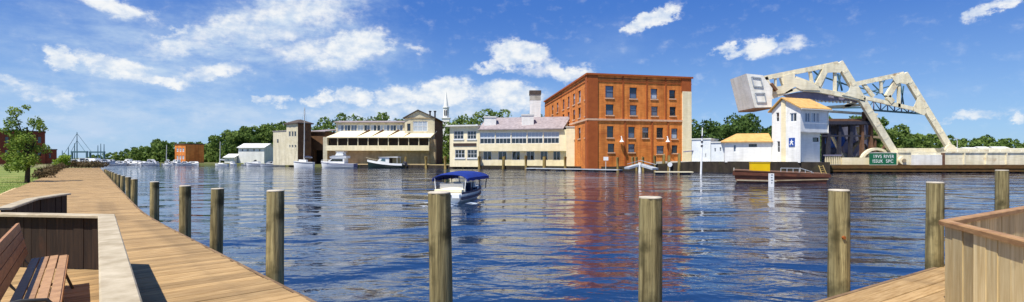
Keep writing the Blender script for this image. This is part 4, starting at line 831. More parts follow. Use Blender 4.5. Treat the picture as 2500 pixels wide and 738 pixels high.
# ------------------------------------------------------------------ bascule bridge
br = thing('bascule_bridge', 'cream steel bascule drawbridge with white counterweight and slanting arms', 'bridge', (*K(2100, 95), -1.5))
def member(name, a_, b_, wpx, z, th, m='cream_steel', parent=None, z2=None):
    A_, B_ = P(*a_, z), P(*b_, z2 or z); mb = MB(); w = wpx / F * z; mb.beam(A_, B_, th, w, up=(B_ - A_).cross(Vector((0, 1, 0))) if True else None); return mb.build(name, m, parent or br)
def plate(name, pts, z, th, m='cream_steel', y0=None):
    mb = MB(); mb.prism([P(x, y, z) + Vector((0, -th / 2, 0)) for x, y in pts], (0, th, 0)); return mb.build(name, m, br)
def truss(z, d, th, rails):
    for nm, a_, b_, w in rails: member(nm, a_, b_, w, z, th * (1 if w > 9 else .6))
N1 = 95.0
for z, th in ((N1 - .42, .1), (N1 + .42, .1)):       # two web sides of the near arm
    plate('web_plate', [(1912, 186), (1940, 178), (1941, 191), (1977, 202), (1998, 210), (2002, 221), (1955, 219), (1941, 212), (1914, 228), (1886, 232), (1873, 213), (1895, 212), (1913, 209)], z, th)
    plate('apex_plate', [(2011, 160), (2045, 150), (2056, 172), (2051, 178), (2034, 177), (2020, 178), (2003, 212), (1990, 206), (2009, 170)], z, th)
    plate('pivot_plate', [(2078, 205), (2100, 232), (2112, 246), (2076, 236), (2056, 232), (2072, 222)], z, th)
for nm, a_, b_, w in (('top_chord', (1862, 192), (2044, 156), 11.5), ('arm_link', (2048, 153), (2196, 396), 16), ('bottom_chord', (1880, 238), (1918, 225), 11), ('bottom_chord', (1918, 225), (1956, 217), 10), ('bottom_chord', (1956, 218), (2003, 222), 10), ('bottom_chord', (2003, 222), (2110, 243), 11),
                      ('diagonal', (1940, 193), (1994, 212), 12), ('diagonal', (2014, 168), (1996, 214), 15), ('vertical', (1976, 168), (1983, 208), 6), ('vertical', (1893, 186), (1893, 213), 4), ('vertical', (2038, 172), (2038, 228), 6), ('end_post', (1866, 190), (1886, 232), 12), ('diagonal', (1912, 188), (1925, 226), 18)):
    member(nm, a_, b_, w, N1, .7 if w > 9 else .45)
def rod(a_, b_, z, r, m, nm='brace', z2=None): mb = MB(); mb.tube([P(*a_, z), P(*b_, z2 or z)], r, 6); mb.build(nm, m, br)
for a_, b_ in (((1985, 172), (2006, 192)), ((2008, 164), (1990, 196)), ((2010, 188), (2075, 210)), ((2045, 180), (2056, 222)), ((2052, 182), (2042, 224))): rod(a_, b_, N1 + 3.5, .16, 'teal_steel')
plate('rack_girder', [(1916, 232), (1940, 227), (1975, 224), (2010, 225), (2050, 231), (2112, 246), (2112, 252), (2075, 246), (2050, 247), (2010, 248), (1965, 241), (1930, 240)], N1 + 1.6, 1.6, 'slate_steel')
for i in range(16): px = 1935 + i * 9; member('rack_tooth', (px, 240 + i * .5), (px + 2, 246 + i * .4), 4, N1 + 1.2, .6, 'steel_white')
for a_, b_, w in (((2020, 262), (2112, 256), 6), ((2024, 272), (2140, 280), 5), ((2060, 262), (2090, 248), 8)): member('floor_beam', a_, b_, w, N1 + 3, .8, 'cream_steel')
member('floor_beam', (2020, 264), (2118, 263), 3, N1 + 4.5, .5, 'teal_steel')
# counterweight: a leaning box across the roadway
F1 = [(1838, 184), (1884, 193), (1900, 262), (1845, 262)]; z0_, z1_ = N1 - 2.5, N1 + 4.4
fp = [P(x, y, z0_) for x, y in ((1822, 180), (1862, 184), (1886, 216), (1884, 262), (1843, 263))]
cw = MB(); cw.prism(fp, (0, z1_ - z0_, 0)); cw = cw.build('counterweight', 'steel_white', br)
# its underside is a separate brown plate
bot = MB(); bot.prism([fp[4] + Vector((.02, .05, -.28)), fp[3] + Vector((-.02, .05, -.28)), fp[3] + Vector((-.02, z1_ - z0_ - .05, -.28)), fp[4] + Vector((.02, z1_ - z0_ - .05, -.28))], (0, 0, .27)); bot.build('underside', 'steel_brown', cw)
for q in (((1834, 188), (1856, 191), (1862, 213), (1840, 211)), ((1843, 228), (1866, 228), (1870, 250), (1848, 250))):
    mb = MB(); ring = [P(x, y, z0_) for x, y in q]; c_ = sum(ring, Vector()) / 4
    for i in range(4): mb.beam(ring[i] + Vector((0, -.04, 0)), ring[(i + 1) % 4] + Vector((0, -.04, 0)), .2, .24, up=(0, 1, 0))
    mb.build('panel_frame', 'dock_grey', cw)
member('hanger', (1880, 205), (1893, 222), 6, N1 - .6, 1.2, 'steel_brown')
yb0_ = 94.0
# far arm
N2 = 107.0
for nm, a_, b_, w in (('top_chord', (2086, 206), (2204, 181), 11), ('arm_link', (2207, 180), (2328, 378), 14), ('bottom_chord', (2100, 236), (2246, 270), 9), ('diagonal', (2190, 196), (2166, 236), 13), ('vertical', (2150, 194), (2152, 228), 5), ('vertical', (2194, 200), (2194, 262), 6), ('diagonal', (2108, 206), (2132, 236), 8), ('diagonal', (2166, 236), (2178, 250), 12)):
    member(nm, a_, b_, w, N2, .7 if w > 9 else .45)
plate('apex_plate', [(2176, 188), (2207, 178), (2220, 202), (2212, 206), (2196, 203), (2188, 206)], N2 - .42, .1); plate('pivot_plate', [(2230, 262), (2240, 240), (2262, 274), (2256, 282), (2232, 272)], N2 - .42, .1)
member('inner_strut', (2192, 198), (2168, 238), 9, N2 + 1.6, .6, 'steel_brown')
for a_, b_ in (((2112, 268), (2278, 280)), ((2112, 240), (2245, 272))): member('walkway_chord', a_, b_, 4, N2 + 2.5, .4, 'teal_steel')
for i in range(8):
    x = 2116 + i * 17; y0 = 241 + (x - 2112) * .24; y1 = 268 + (x - 2112) * .072
    rod((x, y0), (x, y1), N2 + 2.5, .13, 'slate_steel', 'walkway_post'); 
    if i < 7: rod((x, y0) if i % 2 else (x, y1), (x + 17, y1 + 1) if i % 2 else (x + 17, y0 + 4), N2 + 2.5, .09, 'teal_steel')
for a_, b_ in (((2090, 212), (2150, 228)), ((2100, 232), (2190, 205)), ((2130, 205), (2165, 240)), ((2160, 195), (2140, 232)), ((2198, 205), (2206, 255)), ((2206, 210), (2200, 258))): rod(a_, b_, N2 + 2, .13, 'teal_steel')
def lacing(a_, b_, w, z, n, m='cream_steel'):
    A_, B_ = Vector(a_), Vector(b_); d_ = (B_ - A_).normalized(); n_ = Vector((-d_.y, d_.x))
    for k in range(n):
        c_ = A_.lerp(B_, (k + .5) / n); mb = MB(); q = [c_ + n_ * w * sx_ * .36 + d_ * sy_ * 2.2 for sx_, sy_ in ((-1, -1), (1, -1), (1, 1), (-1, 1))]
        mb.prism([P(v.x, v.y, z) + Vector((0, -.385, 0)) for v in q], (0, .03, 0)); mb.build('cover_plate', m, br)
lacing((2052, 160), (2190, 386), 17.5, N1, 7); lacing((1870, 190), (2036, 158), 13, N1, 6); lacing((2211, 187), (2322, 368), 15.5, N2, 6); lacing((2094, 204), (2198, 182), 12.5, N2, 4)
for i in range(10): x = 2312 + i * 26; rod((x, 371), (x, 364.5), yb0_ + .3, .045, 'steel_white', 'rail_post')
rod((2312, 364.5), (2560, 364.5), yb0_ + .3, .05, 'steel_white', 'hand_rail')
# cross bracing joining both arms
for a_, b_ in (((2046, 156), (2090, 207)), ((2105, 240), (2110, 250))): rod(a_, b_, N1 + 1, .2, 'cream_steel', 'cross_beam', N2)
# deck, parapets, pier
yb0, yb1 = 94.0, 108.5
def bxp(name, px0, px1, py0, py1, y0, y1, m, zz=None):
    z = zz or y0; a_, b_ = P(px0, py1, z), P(px1, py0, z); mb = MB(); mb.box(a_.x, b_.x, y0, y1, a_.z, b_.z); return mb.build(name, m, br)
mb = MB(); x0 = P(2022, 0, yb0).x; mb.box(x0, 240, yb0 + .3, yb1, .1, .55); mb.build('roadway', 'concrete', br)
bxp('girder', 2150, 2222.5, 373, 402.5, yb0, yb0 + .5, 'cream_steel'); bxp('girder', 2307, 2900, 373.5, 402.5, yb0, yb0 + .5, 'cream_steel')
bxp('girder_cap', 2192, 2223, 370, 373, yb0 - .15, yb0 + .7, 'cream_steel', yb0); bxp('girder_cap', 2306, 2900, 370.5, 373.5, yb0 - .15, yb0 + .7, 'cream_steel', yb0)
bxp('white_panel', 2223, 2298, 378, 404.5, yb0 - .2, yb0 + .4, 'steel_white', yb0); bxp('girder_cap', 2223, 2298, 372.5, 377.8, yb0 + .05, yb0 + .5, 'cream_steel', yb0); bxp('joint_post', 2299, 2306, 374, 403, yb0 - .1, yb0 + .3, 'steel_brown', yb0)
for i, px in enumerate((2352, 2405, 2455, 2510, 2560)): bxp('stiffener', px, px + 3, 374, 402, yb0 - .22, yb0 - .003, 'cream_steel', yb0)
bxp('rear_girder', 2192, 2900, 362, 390, yb1, yb1 + .4, 'cream_steel', yb1)
bxp('fender_beam', 2018, 2900, 403, 411.5, yb0 - 1.2, yb0 - .3, 'fender', yb0); 
for i in range(26): px = 2026 + i * 24; bxp('fender_pile', px, px + 9, 408, 424, yb0 - .9, yb0 - .35, 'fender', yb0)
bxp('fender_beam', 2018, 2900, 413, 419, yb0 - 1.1, yb0 - .33, 'fender', yb0)
bxp('fender_shadow', 2018, 2900, 404, 424, yb0 - .3, yb0 + .2, 'quay', yb0); bxp('pier', 2018, 2190, 402.5, 428, yb0 + .4, yb1, 'quay', yb0)  # dark back plane behind the piles stands for the shadow under the bridge
bxp('low_parapet', 2056, 2150, 385, 402.5, yb0, yb0 + .6, 'cream')
for i in range(9): px = 2017 + i * 4.4; bxp('baluster', px, px + 1.6, 380, 402, yb0 + .2, yb0 + .4, 'cream', yb0)
bxp('rail', 2014, 2056, 378, 380.5, yb0 + .1, yb0 + .5, 'slate_steel', yb0)
for k, (cx, cy, r0, r1, zz, m) in enumerate(((2141, 398, 37, 31, yb0 + 1.2, 'cream_steel'), (2141, 398, 27, 19, yb0 + 1.6, 'cream_steel'), (2136, 390, 58, 53, yb0 + 5, 'tan'))):       # segmental gear wheels
    mb = MB(); n = 22; oo = [P(cx + r0 * 1.05 * math.cos(a), cy - r0 * math.sin(a), zz) for a in [math.pi * i / n for i in range(n + 1)]]; ii = [P(cx + r1 * 1.05 * math.cos(a), cy - r1 * math.sin(a), zz) for a in [math.pi * i / n for i in range(n + 1)]]
    for i in range(n): mb.prism([oo[i], oo[i + 1], ii[i + 1], ii[i]], (0, .7, 0))
    mb.build('gear_segment', m, br)
for a_, b_, w in (((2136, 396), (2110, 352), 4), ((2136, 396), (2162, 352), 4), ((2136, 396), (2136, 340), 4)): member('gear_spoke', a_, b_, w, yb0 + 5.4, .4, 'steel_brown')
mb = MB(); ap = P(2201, 392, yb0 - .2); mb.tube([ap, ap + Vector((0, -.5, 0))], .75, 18); mb.build('hinge_pin', 'cream', br); mb = MB(); mb.tube([ap + Vector((0, -.5, 0)), ap + Vector((0, -.7, 0))], .35, 12); mb.build('hinge_cap', 'tan', br)
mb = MB(); ap = P(2318, 366, N2 - 1); mb.tube([ap, ap + Vector((0, -.4, 0))], 1.1, 16); mb.build('hinge_pin', 'cream', br)
# machinery tower behind the house
bxp('machinery_roof', 2008, 2132, 296, 304, yb0 + 1.5, yb1 - 1, 'steel_dark'); bxp('machinery_back', 2008, 2128, 304, 396, yb1 - 3, yb1 - 2.6, 'machine_back', yb1 - 3)
for px in (2022, 2048, 2076, 2104, 2126): bxp('column', px, px + 6, 303, 398, yb0 + 2, yb0 + 2.7, 'steel_brown' if px > 2100 else 'steel_dark')
bxp('rail_beam', 2008, 2130, 330, 334, yb0 + 2.1, yb0 + 2.5, 'steel_dark')
for px, py, r, m in ((2046, 344, 17, 'sign_blue'), (2078, 360, 20, 'slate_steel'), (2062, 385, 12, 'concrete')):
    mb = MB(); c_ = P(px, py, yb0 + 6); rr = r / F * (yb0 + 6); mb.tube([c_, c_ + Vector((0, 2, 0))], rr, 18); mb.tube([c_ + Vector((0, -.2, 0)), c_], rr * .4, 10); mb.build('drive_wheel', m, br)
for a_, b_, w in (((2060, 392), (2120, 376), 6), ((2046, 394), (2100, 384), 6), ((2095, 310), (2112, 388), 6), ((2030, 330), (2060, 390), 4)): member('machinery_arm', a_, b_, w, yb0 + 4, .6, 'tan_light')
bxp('brown_post', 2113, 2124, 272, 300, yb0 + 2, yb0 + 3, 'steel_brown'); bxp('lattice_deck', 2024, 2130, 290, 296, yb0 + 2, yb1 - 2, 'steel_brown')
# green sign with white writing
sgn = thing('bridge_sign', 'green sign with white lettering on the bridge parapet', 'sign', P(2122, 403, yb0 - .9)); a_, b_ = P(2122, 402.5, yb0 - .9), P(2188, 374, yb0 - .9)
mb = MB(); mb.box(a_.x, b_.x, yb0 - 1.0, yb0 - .9, a_.z, b_.z); mb.build('panel', 'sign_green', sgn)
mb = MB()
for q in ((a_.x - .04, b_.x + .04, a_.z - .08, a_.z), (a_.x - .04, b_.x + .04, b_.z, b_.z + .08)): mb.box(q[0], q[1], yb0 - 1.02, yb0 - .88, q[2], q[3])
mb.build('border', 'steel_white', sgn)
for q in (a_.x + .6, b_.x - .7): mb = MB(); mb.box(q, q + .1, yb0 - .89, yb0 + .01, a_.z + .6, a_.z + .75); mb.build('bracket', 'steel_dark', sgn)
def lettering(text, size, pos, parent, m, yaw=0, width=None, name='lettering'):
    cu = bpy.data.curves.new(name, 'FONT'); cu.body = text; cu.size = size; cu.align_x = 'CENTER'; cu.align_y = 'CENTER'; cu.extrude = .01; cu.space_character = 1.1
    o = bpy.data.objects.new(name + '_curve', cu); C.objects.link(o); bpy.context.view_layer.update()
    me = bpy.data.meshes.new_from_object(o); bpy.data.objects.remove(o); me.materials.clear(); me.materials.append(MATS[m])
    q = bpy.data.objects.new(name, me); C.objects.link(q); q.parent = parent; q.location = Vector(pos) - parent.location; q.rotation_euler = (R(90), 0, yaw)
    if width: s_ = width / max(v.co.x for v in me.vertices) / 2; q.scale = (s_, 1, 1)
    return q
for t_, x_, z_, w_ in (('19V5', .29, .69, 1.55), ('RIVER', .71, .69, 1.9), ('ISSUK', .30, .29, 1.9), ('SPC', .74, .29, 1.3)): lettering(t_, .85, (a_.x + (b_.x - a_.x) * x_, yb0 - 1.015, a_.z + (b_.z - a_.z) * z_), sgn, 'white_gloss', width=w_)
# white roofs and houses beyond the bridge
for i, (p0, p1, e, r) in enumerate(((2332, 2356, 370, 360), (2376, 2404, 371, 361), (2412, 2432, 370, 359), (2446, 2480, 369, 359), (2100, 2130, 345, 336))):
    if i < 4: gable_house('white_roof_house', 'white roof of a house showing over the bridge parapet, %s from left' % ORD[i], p0, p1, 165, e, r, 8, 'white', 'roof_white', ())
lp = thing('lamp_post', 'thin pale lamp post behind the bridge beside the far arm', 'lamp', (*K(2335, 120), 0)); mb = MB(); q0 = P(2337, 340, 120); mb.tube([(q0.x, 120, -.3), (q0.x, 120, q0.z)], [.12, .07], 6); mb.build('pole', 'mast', lp); mb = MB(); mb.box(q0.x - .7, q0.x + .1, 119.85, 120.15, q0.z, q0.z + .15); mb.build('head', 'mast', lp)

# ------------------------------------------------------------------ boats
def hull(xf, L_, B_, fb, sheer=.35, draft=.3, bowrise=.0, stern=.85, n=14, dk=.04):
    """hull shell with deck; x from 0 (stern) to L (bow)"""
    mb = MB(xf); rings = []
    for i in range(n + 1):
        t = i / n; b = B_ / 2 * (stern + (1 - stern) * math.sin(min(1, t * 2) * math.pi / 2)) * (1 - max(0, (t - .45) / .55) ** 2.2); b = max(b, .02)
        zt = fb + sheer * t ** 2; x = L_ * t; rk = .12 * L_ * max(0, t - .6) ** 1.2; kz = -draft * (1 - max(0, t - .7) / .3 * .8)
        rings.append([(x + rk, b, zt), (x + rk * .4, b * .86, fb * .35), (x, b * .45, kz * .6), (x, 0, kz), (x, -b * .45, kz * .6), (x + rk * .4, -b * .86, fb * .35), (x + rk, -b, zt)])
    mb.loft(rings); return mb
def stripe(xf, L_, B_, fb, sheer, stern, h, n=14, z=0.0, w=.03):
    mb = MB(xf)
    for sgn in (-1, 1):
        pts = []
        for i in range(n + 1):
            t = i / n; b = B_ / 2 * (stern + (1 - stern) * math.sin(min(1, t * 2) * math.pi / 2)) * (1 - max(0, (t - .45) / .55) ** 2.2); rk = .12 * L_ * max(0, t - .6) ** 1.2
            pts.append((L_ * t + rk, sgn * (max(b, .02) + w * .5), fb + sheer * t ** 2 + z))
        rings = [[(p[0], p[1] - sgn * w, p[2] - h / 2), (p[0], p[1], p[2] - h / 2), (p[0], p[1], p[2] + h / 2), (p[0], p[1] - sgn * w, p[2] + h / 2)] for p in pts]; mb.loft(rings)
    return mb
# blue canopied electric launch
so_ = Vector((-3.85, 30.6, WATER)); hd = math.atan2(.975, .22); xf = local(so_, hd); LB_, BB = 6.0, 2.05
la = thing('canopy_launch', 'small white launch with royal blue canopy motoring across the river', 'boat', so_)
hull(xf, LB_, BB, .62, .18, .3, stern=.88).build('hull', 'white_gloss', la, smooth=True)
stripe(xf, LB_, BB, .62, .18, .88, .12).build('rub_rail', 'navy', la); stripe(xf, LB_, BB, .30, .18, .86, .16, w=.02).build('boot_stripe', 'navy', la)
mb = MB(xf); mb.box(-.28, .06, -.82, .82, .35, .58); mb.build('swim_platform', 'white_gloss', la)
mb = MB(xf); mb.prism([(.05, -.86, .66), (.7, -.9, .66), (.7, .9, .66), (.05, .86, .66)], (0, 0, .16)); mb.build('aft_deck', 'cream', la)
mb = MB(xf); rings = []
for i in range(9):
    t = i / 8; x = .35 + 4.9 * t; row = []
    for j in range(11):
        a = -1 + 2 * j / 10; row.append((x, a * 1.12, 1.52 + .36 * (1 - abs(a) ** 2.4) ** .7 * (.7 + .3 * math.sin(math.pi * t)) - .04 * (t in (0, 1))))
    rings.append(row + [(x, 1.12, 1.30 + .05 * (i % 2)), (x, 1.09, 1.30 + .05 * (i % 2))] + [(p[0], p[1] * .97, p[2] - .03) for p in row[::-1]] + [(x, -1.09, 1.30 + .05 * (i % 2)), (x, -1.12, 1.30 + .05 * (i % 2))])
mb.loft(rings); mb.build('canopy', 'canvas_blue', la, smooth=True)
for x in (.45, 2.0, 3.5, 5.1):
    for y in (-1.0, 1.0): mb = MB(xf); mb.tube([(x, y * .92, .66), (x, y, 1.5)], .03, 6); mb.build('canopy_post', 'white_gloss' if x < 1 else 'navy', la)
mb = MB(xf); mb.prism([(4.5, -.8, .72), (4.25, -.78, 1.42), (4.25, .78, 1.42), (4.5, .8, .72)], (.03, 0, 0)); mb.build('windscreen', 'boat_glass', la)
for x, y0, y1, nm in ((.75, -.75, .75, 0), (1.9, .5, .85, 1), (1.9, -.85, -.5, 1), (3.2, .25, .75, 0), (3.2, -.75, -.25, 0)):
    mb = MB(xf); mb.box(x, x + .5, y0, y1, .6, .82); mb.build('seat', 'navy', la); mb = MB(xf); mb.box(x - .06, x + .04, y0, y1, .8, 1.16); mb.build('backrest', 'white_gloss' if nm == 0 else 'navy', la)
mb = MB(xf); mb.box(3.95, 4.3, -.3, .3, .6, 1.02); mb.build('console', 'white_gloss', la)
tx = xf(-.30, 0, .48)
q = lettering('ZEPHES', .2, xf(-.295, 0, .465), la, 'navy', yaw=hd - math.pi / 2)
rw = random.Random(9); wk = MB()
for i in range(60):
    d_ = rw.uniform(-3.5, 2.2); sd_ = rw.choice((-1, -1, -1, 1)); y_ = sd_ * (1.15 + max(0, d_) * .05 + (d_ + 3.5) * .12) * rw.uniform(.7, 1.15) if d_ < 0 else sd_ * (.5 + d_ * .08) * rw.uniform(.3, 1.3); x_ = -d_; L2 = rw.uniform(.08, .3); w2 = rw.uniform(.03, .08)
    c_ = xf(x_, y_, 0); n_ = 7; wk.add([(c_.x + L2 * math.cos(2 * math.pi * q / n_) * rw.uniform(.6, 1.2), c_.y + w2 * 2.2 * math.sin(2 * math.pi * q / n_) * rw.uniform(.6, 1.2), WATER + .006 + i * .0001) for q in range(n_)], [tuple(range(n_))])
o = wk.build('wake_foam', 'foam', kind='stuff', fix=False); o['label'] = 'thin white foam streaks trailing the blue-canopied launch'
# sailboat, cruiser, lobster boat at the warehouse quay
def sailboat(name, label, px0, px1, z, pyd, mast_px, mast_py, bow_left=True, parts=True, cover='navy', grp=None):
    a_, b_ = K(px0, z), K(px1, z); L_ = (b_[0] - a_[0]) / 1.05; o = (b_[0], z, WATER) if bow_left else (a_[0], z, WATER); yaw = math.pi - .12 if bow_left else .12; xf = local(o, yaw); fb = EYE - (pyd - HY) / F * z - WATER
    root = thing(name, label, 'sailboat', o, grp); hull(xf, L_, L_ * .3, fb, fb * .2, .35, stern=.75).build('hull', 'white_gloss', root, smooth=True)
    stripe(xf, L_, L_ * .3, fb * .82, fb * .2, .75, fb * .1).build('sheer_stripe', cover, root)
    mb = MB(xf); mb.prism([(L_ * .35, -L_ * .09, fb), (L_ * .75, -L_ * .05, fb + .05), (L_ * .75, L_ * .05, fb + .05), (L_ * .35, L_ * .09, fb)], (0, 0, fb * .4)); mb.build('cabin', 'white_gloss', root)
    mx = abs(K(mast_px, z)[0] - o[0]); mh = EYE + (HY - mast_py) / F * z - WATER
    mb = MB(xf); mb.tube([(mx, 0, fb), (mx - .15, 0, mh)], [.17, .1], 8); mb.build('mast', 'mast', root)
    mb = MB(xf); mb.tube([(mx, 0, fb + 1.2), (mx - L_ * .42, 0, fb + 1.15)], .09, 8); mb.build('boom', 'mast', root)
    mb = MB(xf); mb.tube([(mx - .1, 0, fb + 1.36), (mx - L_ * .2, 0, fb + 1.42), (mx - L_ * .41, 0, fb + 1.3)], [.2, .24, .12], 8); mb.build('sail_cover', cover, root)
    mb = MB(xf)
    for e in ((L_ * 1.02, 0, fb + .2), (0.1, 0, fb), (mx - .2, L_ * .14, fb), (mx - .2, -L_ * .14, fb)): mb.tube([(mx - .15, 0, mh - .1), e], .018, 4)
    mb.build('rigging', 'rope_dark', root); return root
sailboat('sailboat', 'white sailboat with tall mast moored before the stone tower', 713, 766, 136.5, 396, 741, 262)
sailboat('sailboat', 'small white sailboat moored near the far cottage', 522, 557, 168, 400.5, 535, 346, cover='dock_grey')
sailboat('sailboat', 'distant sailboat with bare mast in front of the far wood', 395, 418, 181, 401, 405, 354, cover='dock_grey')
o = (*K(868, 136), WATER); xf = local(o, math.pi - .1); cz = thing('motor_cruiser', 'white flybridge motor cruiser moored at the warehouse quay', 'motorboat', o); L_ = 9.2
hull(xf, L_, 3.2, 1.15, .75, .4, stern=.9).build('hull', 'white_gloss', cz, smooth=True); stripe(xf, L_, 3.2, .85, .6, .9, .1).build('sheer_stripe', 'slate_steel', cz); mb = MB(xf); mb.box(-.03, .02, -1.35, 1.35, .1, 1.1); mb.build('transom', 'slate_steel', cz)
mb = MB(xf); mb.prism([(2.6, -1.25, 1.15), (7.6, -1.25, 1.4), (6.0, -1.25, 2.55), (2.6, -1.25, 2.55)], (0, 2.5, 0)); mb.build('cabin', 'white_gloss', cz)
for s_ in (-1, 1): mb = MB(xf); mb.prism([(3.0, s_ * 1.26, 1.75), (6.5, s_ * 1.26, 1.8), (5.9, s_ * 1.26, 2.4), (3.0, s_ * 1.26, 2.4)], (0, s_ * .03, 0)); mb.build('side_window', 'glass', cz)
mb = MB(xf); mb.prism([(2.0, -1.3, 2.56), (6.4, -1.3, 2.56), (6.6, -1.2, 2.95), (5.6, -1.1, 3.3), (2.0, -1.2, 3.2)], (0, 2.6, 0)); mb.build('flybridge', 'white_gloss', cz)
mb = MB(xf); mb.prism([(3.0, -1.0, 3.3), (5.2, -1.0, 3.3), (4.7, -.95, 4.15), (3.1, -.95, 4.2)], (0, 2.0, 0)); mb.build('bridge_enclosure', 'frame_white', cz); mb = MB(xf); mb.box(2.7, 5.0, -1.1, 1.1, 4.2, 4.32); mb.build('hardtop', 'white_gloss', cz)
mb = MB(xf)
for x in (5.8, 7.0, 8.2, 9.2): mb.tube([(x, 1.25 - (x - 5.8) * .28, 1.45), (x, 1.25 - (x - 5.8) * .28, 2.05)], .03, 5); mb.tube([(x, -1.25 + (x - 5.8) * .28, 1.45), (x, -1.25 + (x - 5.8) * .28, 2.05)], .03, 5)
mb.tube([(5.8, 1.25, 2.05), (9.3, .27, 2.15), (9.3, -.27, 2.15), (5.8, -1.25, 2.05)], .03, 5); mb.build('bow_rail', 'mast', cz)
o = (*K(986, 132), WATER); xf = local(o, math.pi - .16); lo_ = thing('lobster_boat', 'white and dark green workboat with long wheelhouse roof at the quay', 'motorboat', o); L_ = 9.6
hull(xf, L_, 3.0, 1.0, 1.0, .4, stern=.9).build('hull', 'hull_green', lo_, smooth=True); mb = stripe(xf, L_, 3.0, .95, 1.0, .9, .5, w=.06); mb.build('topside', 'white_gloss', lo_)
mb = MB(xf); mb.prism([(3.6, -1.1, 1.0), (7.0, -1.0, 1.5), (6.0, -1.0, 2.75), (3.6, -1.1, 2.75)], (0, 2.1, 0)); mb.build('wheelhouse', 'white_gloss', lo_)
mb = MB(xf); mb.prism([(1.2, -1.2, 2.76), (6.3, -1.2, 2.76), (6.5, -1.1, 2.9), (1.2, -1.2, 2.98)], (0, 2.4, 0)); mb.build('roof', 'white_gloss', lo_)
for s_ in (-1.12, 1.02): 
    mb = MB(xf); mb.prism([(4.6, s_, 1.75), (6.2, s_, 1.9), (5.75, s_, 2.5), (4.6, s_, 2.5)], (0, .06 if s_ > 0 else -.02, 0)); mb.build('side_window', 'teal_steel', lo_)
mb = MB(xf); mb.box(3.45, 3.62, -.9, .9, 1.0, 2.6); mb.build('aft_opening', 'dark_opening', lo_)
for s_ in (-1.1, 1.1): mb = MB(xf); mb.tube([(1.4, s_, 1.0), (1.4, s_, 2.78)], .05, 6); mb.build('roof_post', 'white_gloss', lo_)
mb = MB(xf)
for s_ in (-1, 1): mb.tube([(7.2, s_ * .9, 2.1), (10.4, s_ * .12, 2.75)], .04, 5); mb.tube([(8.0, s_ * .7, 1.6), (8.0, s_ * .7, 2.25)], .04, 5); mb.tube([(9.4, s_ * .35, 1.85), (9.4, s_ * .35, 2.52)], .04, 5)
mb.build('bow_rail', 'cap_pale', lo_)
mb = MB(xf); mb.tube([(-.9, 0, .5), (-.5, 0, 1.35), (.1, 0, 1.5)], [.25, .4, .3], 8); mb.build('outboard', 'steel_dark', lo_)
o = (*K(651, 166), WATER); xf = local(o, math.pi - .05); mo = thing('motorboat', 'low white motorboat moored left of the stone tower', 'motorboat', o); L_ = 6.6
hull(xf, L_, 2.3, .8, .5, .3, stern=.9).build('hull', 'white_gloss', mo, smooth=True); mb = MB(xf); mb.prism([(2.2, -.9, .8), (5.0, -.7, 1.05), (4.0, -.7, 1.5), (2.6, -.8, 1.55)], (0, 1.6, 0)); mb.build('cabin', 'white_gloss', mo); mb = MB(xf); mb.prism([(3.9, -.7, 1.5), (4.2, -.65, 1.4), (3.6, -.65, 2.0)], (0, 1.35, 0)); mb.build('windscreen', 'glass', mo); stripe(xf, L_, 2.3, .62, .45, .9, .1).build('sheer_stripe', 'navy', mo)
# marina boats on the far shore: one small motorboat copied
xf = local((0, 0, 0), 0); proto = thing('marina_boat', '', 'motorboat', (0, 0, 0), 'boats in the far marina')
hull(xf, 6.0, 2.2, .85, .45, .3, stern=.9).build('hull', 'white_gloss', proto, smooth=True); mb = MB(xf); mb.prism([(1.8, -.9, .85), (4.6, -.7, 1.1), (3.6, -.7, 1.95), (1.9, -.8, 2.0)], (0, 1.6, 0)); mb.build('cabin', 'white_gloss', proto); mb = MB(xf); mb.prism([(2.2, -.84, 1.35), (3.9, -.74, 1.4), (3.4, -.74, 1.85), (2.2, -.82, 1.85)], (0, -.08, 0)); mb.build('side_window', 'glass', proto); mb = MB(xf); mb.prism([(2.2, .74, 1.35), (3.9, .74, 1.4), (3.4, .74, 1.85), (2.2, .74, 1.85)], (0, .08, 0)); mb.build('side_window', 'glass', proto); stripe(xf, 6.0, 2.2, .6, .4, .9, .14).build('sheer_stripe', 'navy', proto)
spots = [(268, 181), (284, 178), (296, 179), (310, 176), (322, 181), (335, 176), (347, 180), (359, 176), (372, 180), (395, 184), (446, 183), (485, 182), (590, 176), (262, 176), (276, 180), (290, 175), (303, 182), (316, 177), (329, 183), (341, 178), (353, 184), (366, 179), (378, 183), (388, 177), (424, 182), (436, 179), (455, 177), (470, 181), (575, 172), (662, 163), (680, 161)]
spots.sort()
for i, (px, z) in enumerate(spots):
    o_ = proto if i == 0 else copy_tree(proto); x, y = K(px, z); o_.location = (x, y, WATER); o_.rotation_euler = (0, 0, random.choice((0, math.pi)) + random.uniform(-.6, .6)); s_ = random.uniform(.5, .85); o_.scale = (s_, s_, s_ * random.uniform(.9, 1.4))
    o_['label'] = 'small white motorboat in the far marina, %s counting from the boardwalk' % ORD[i]
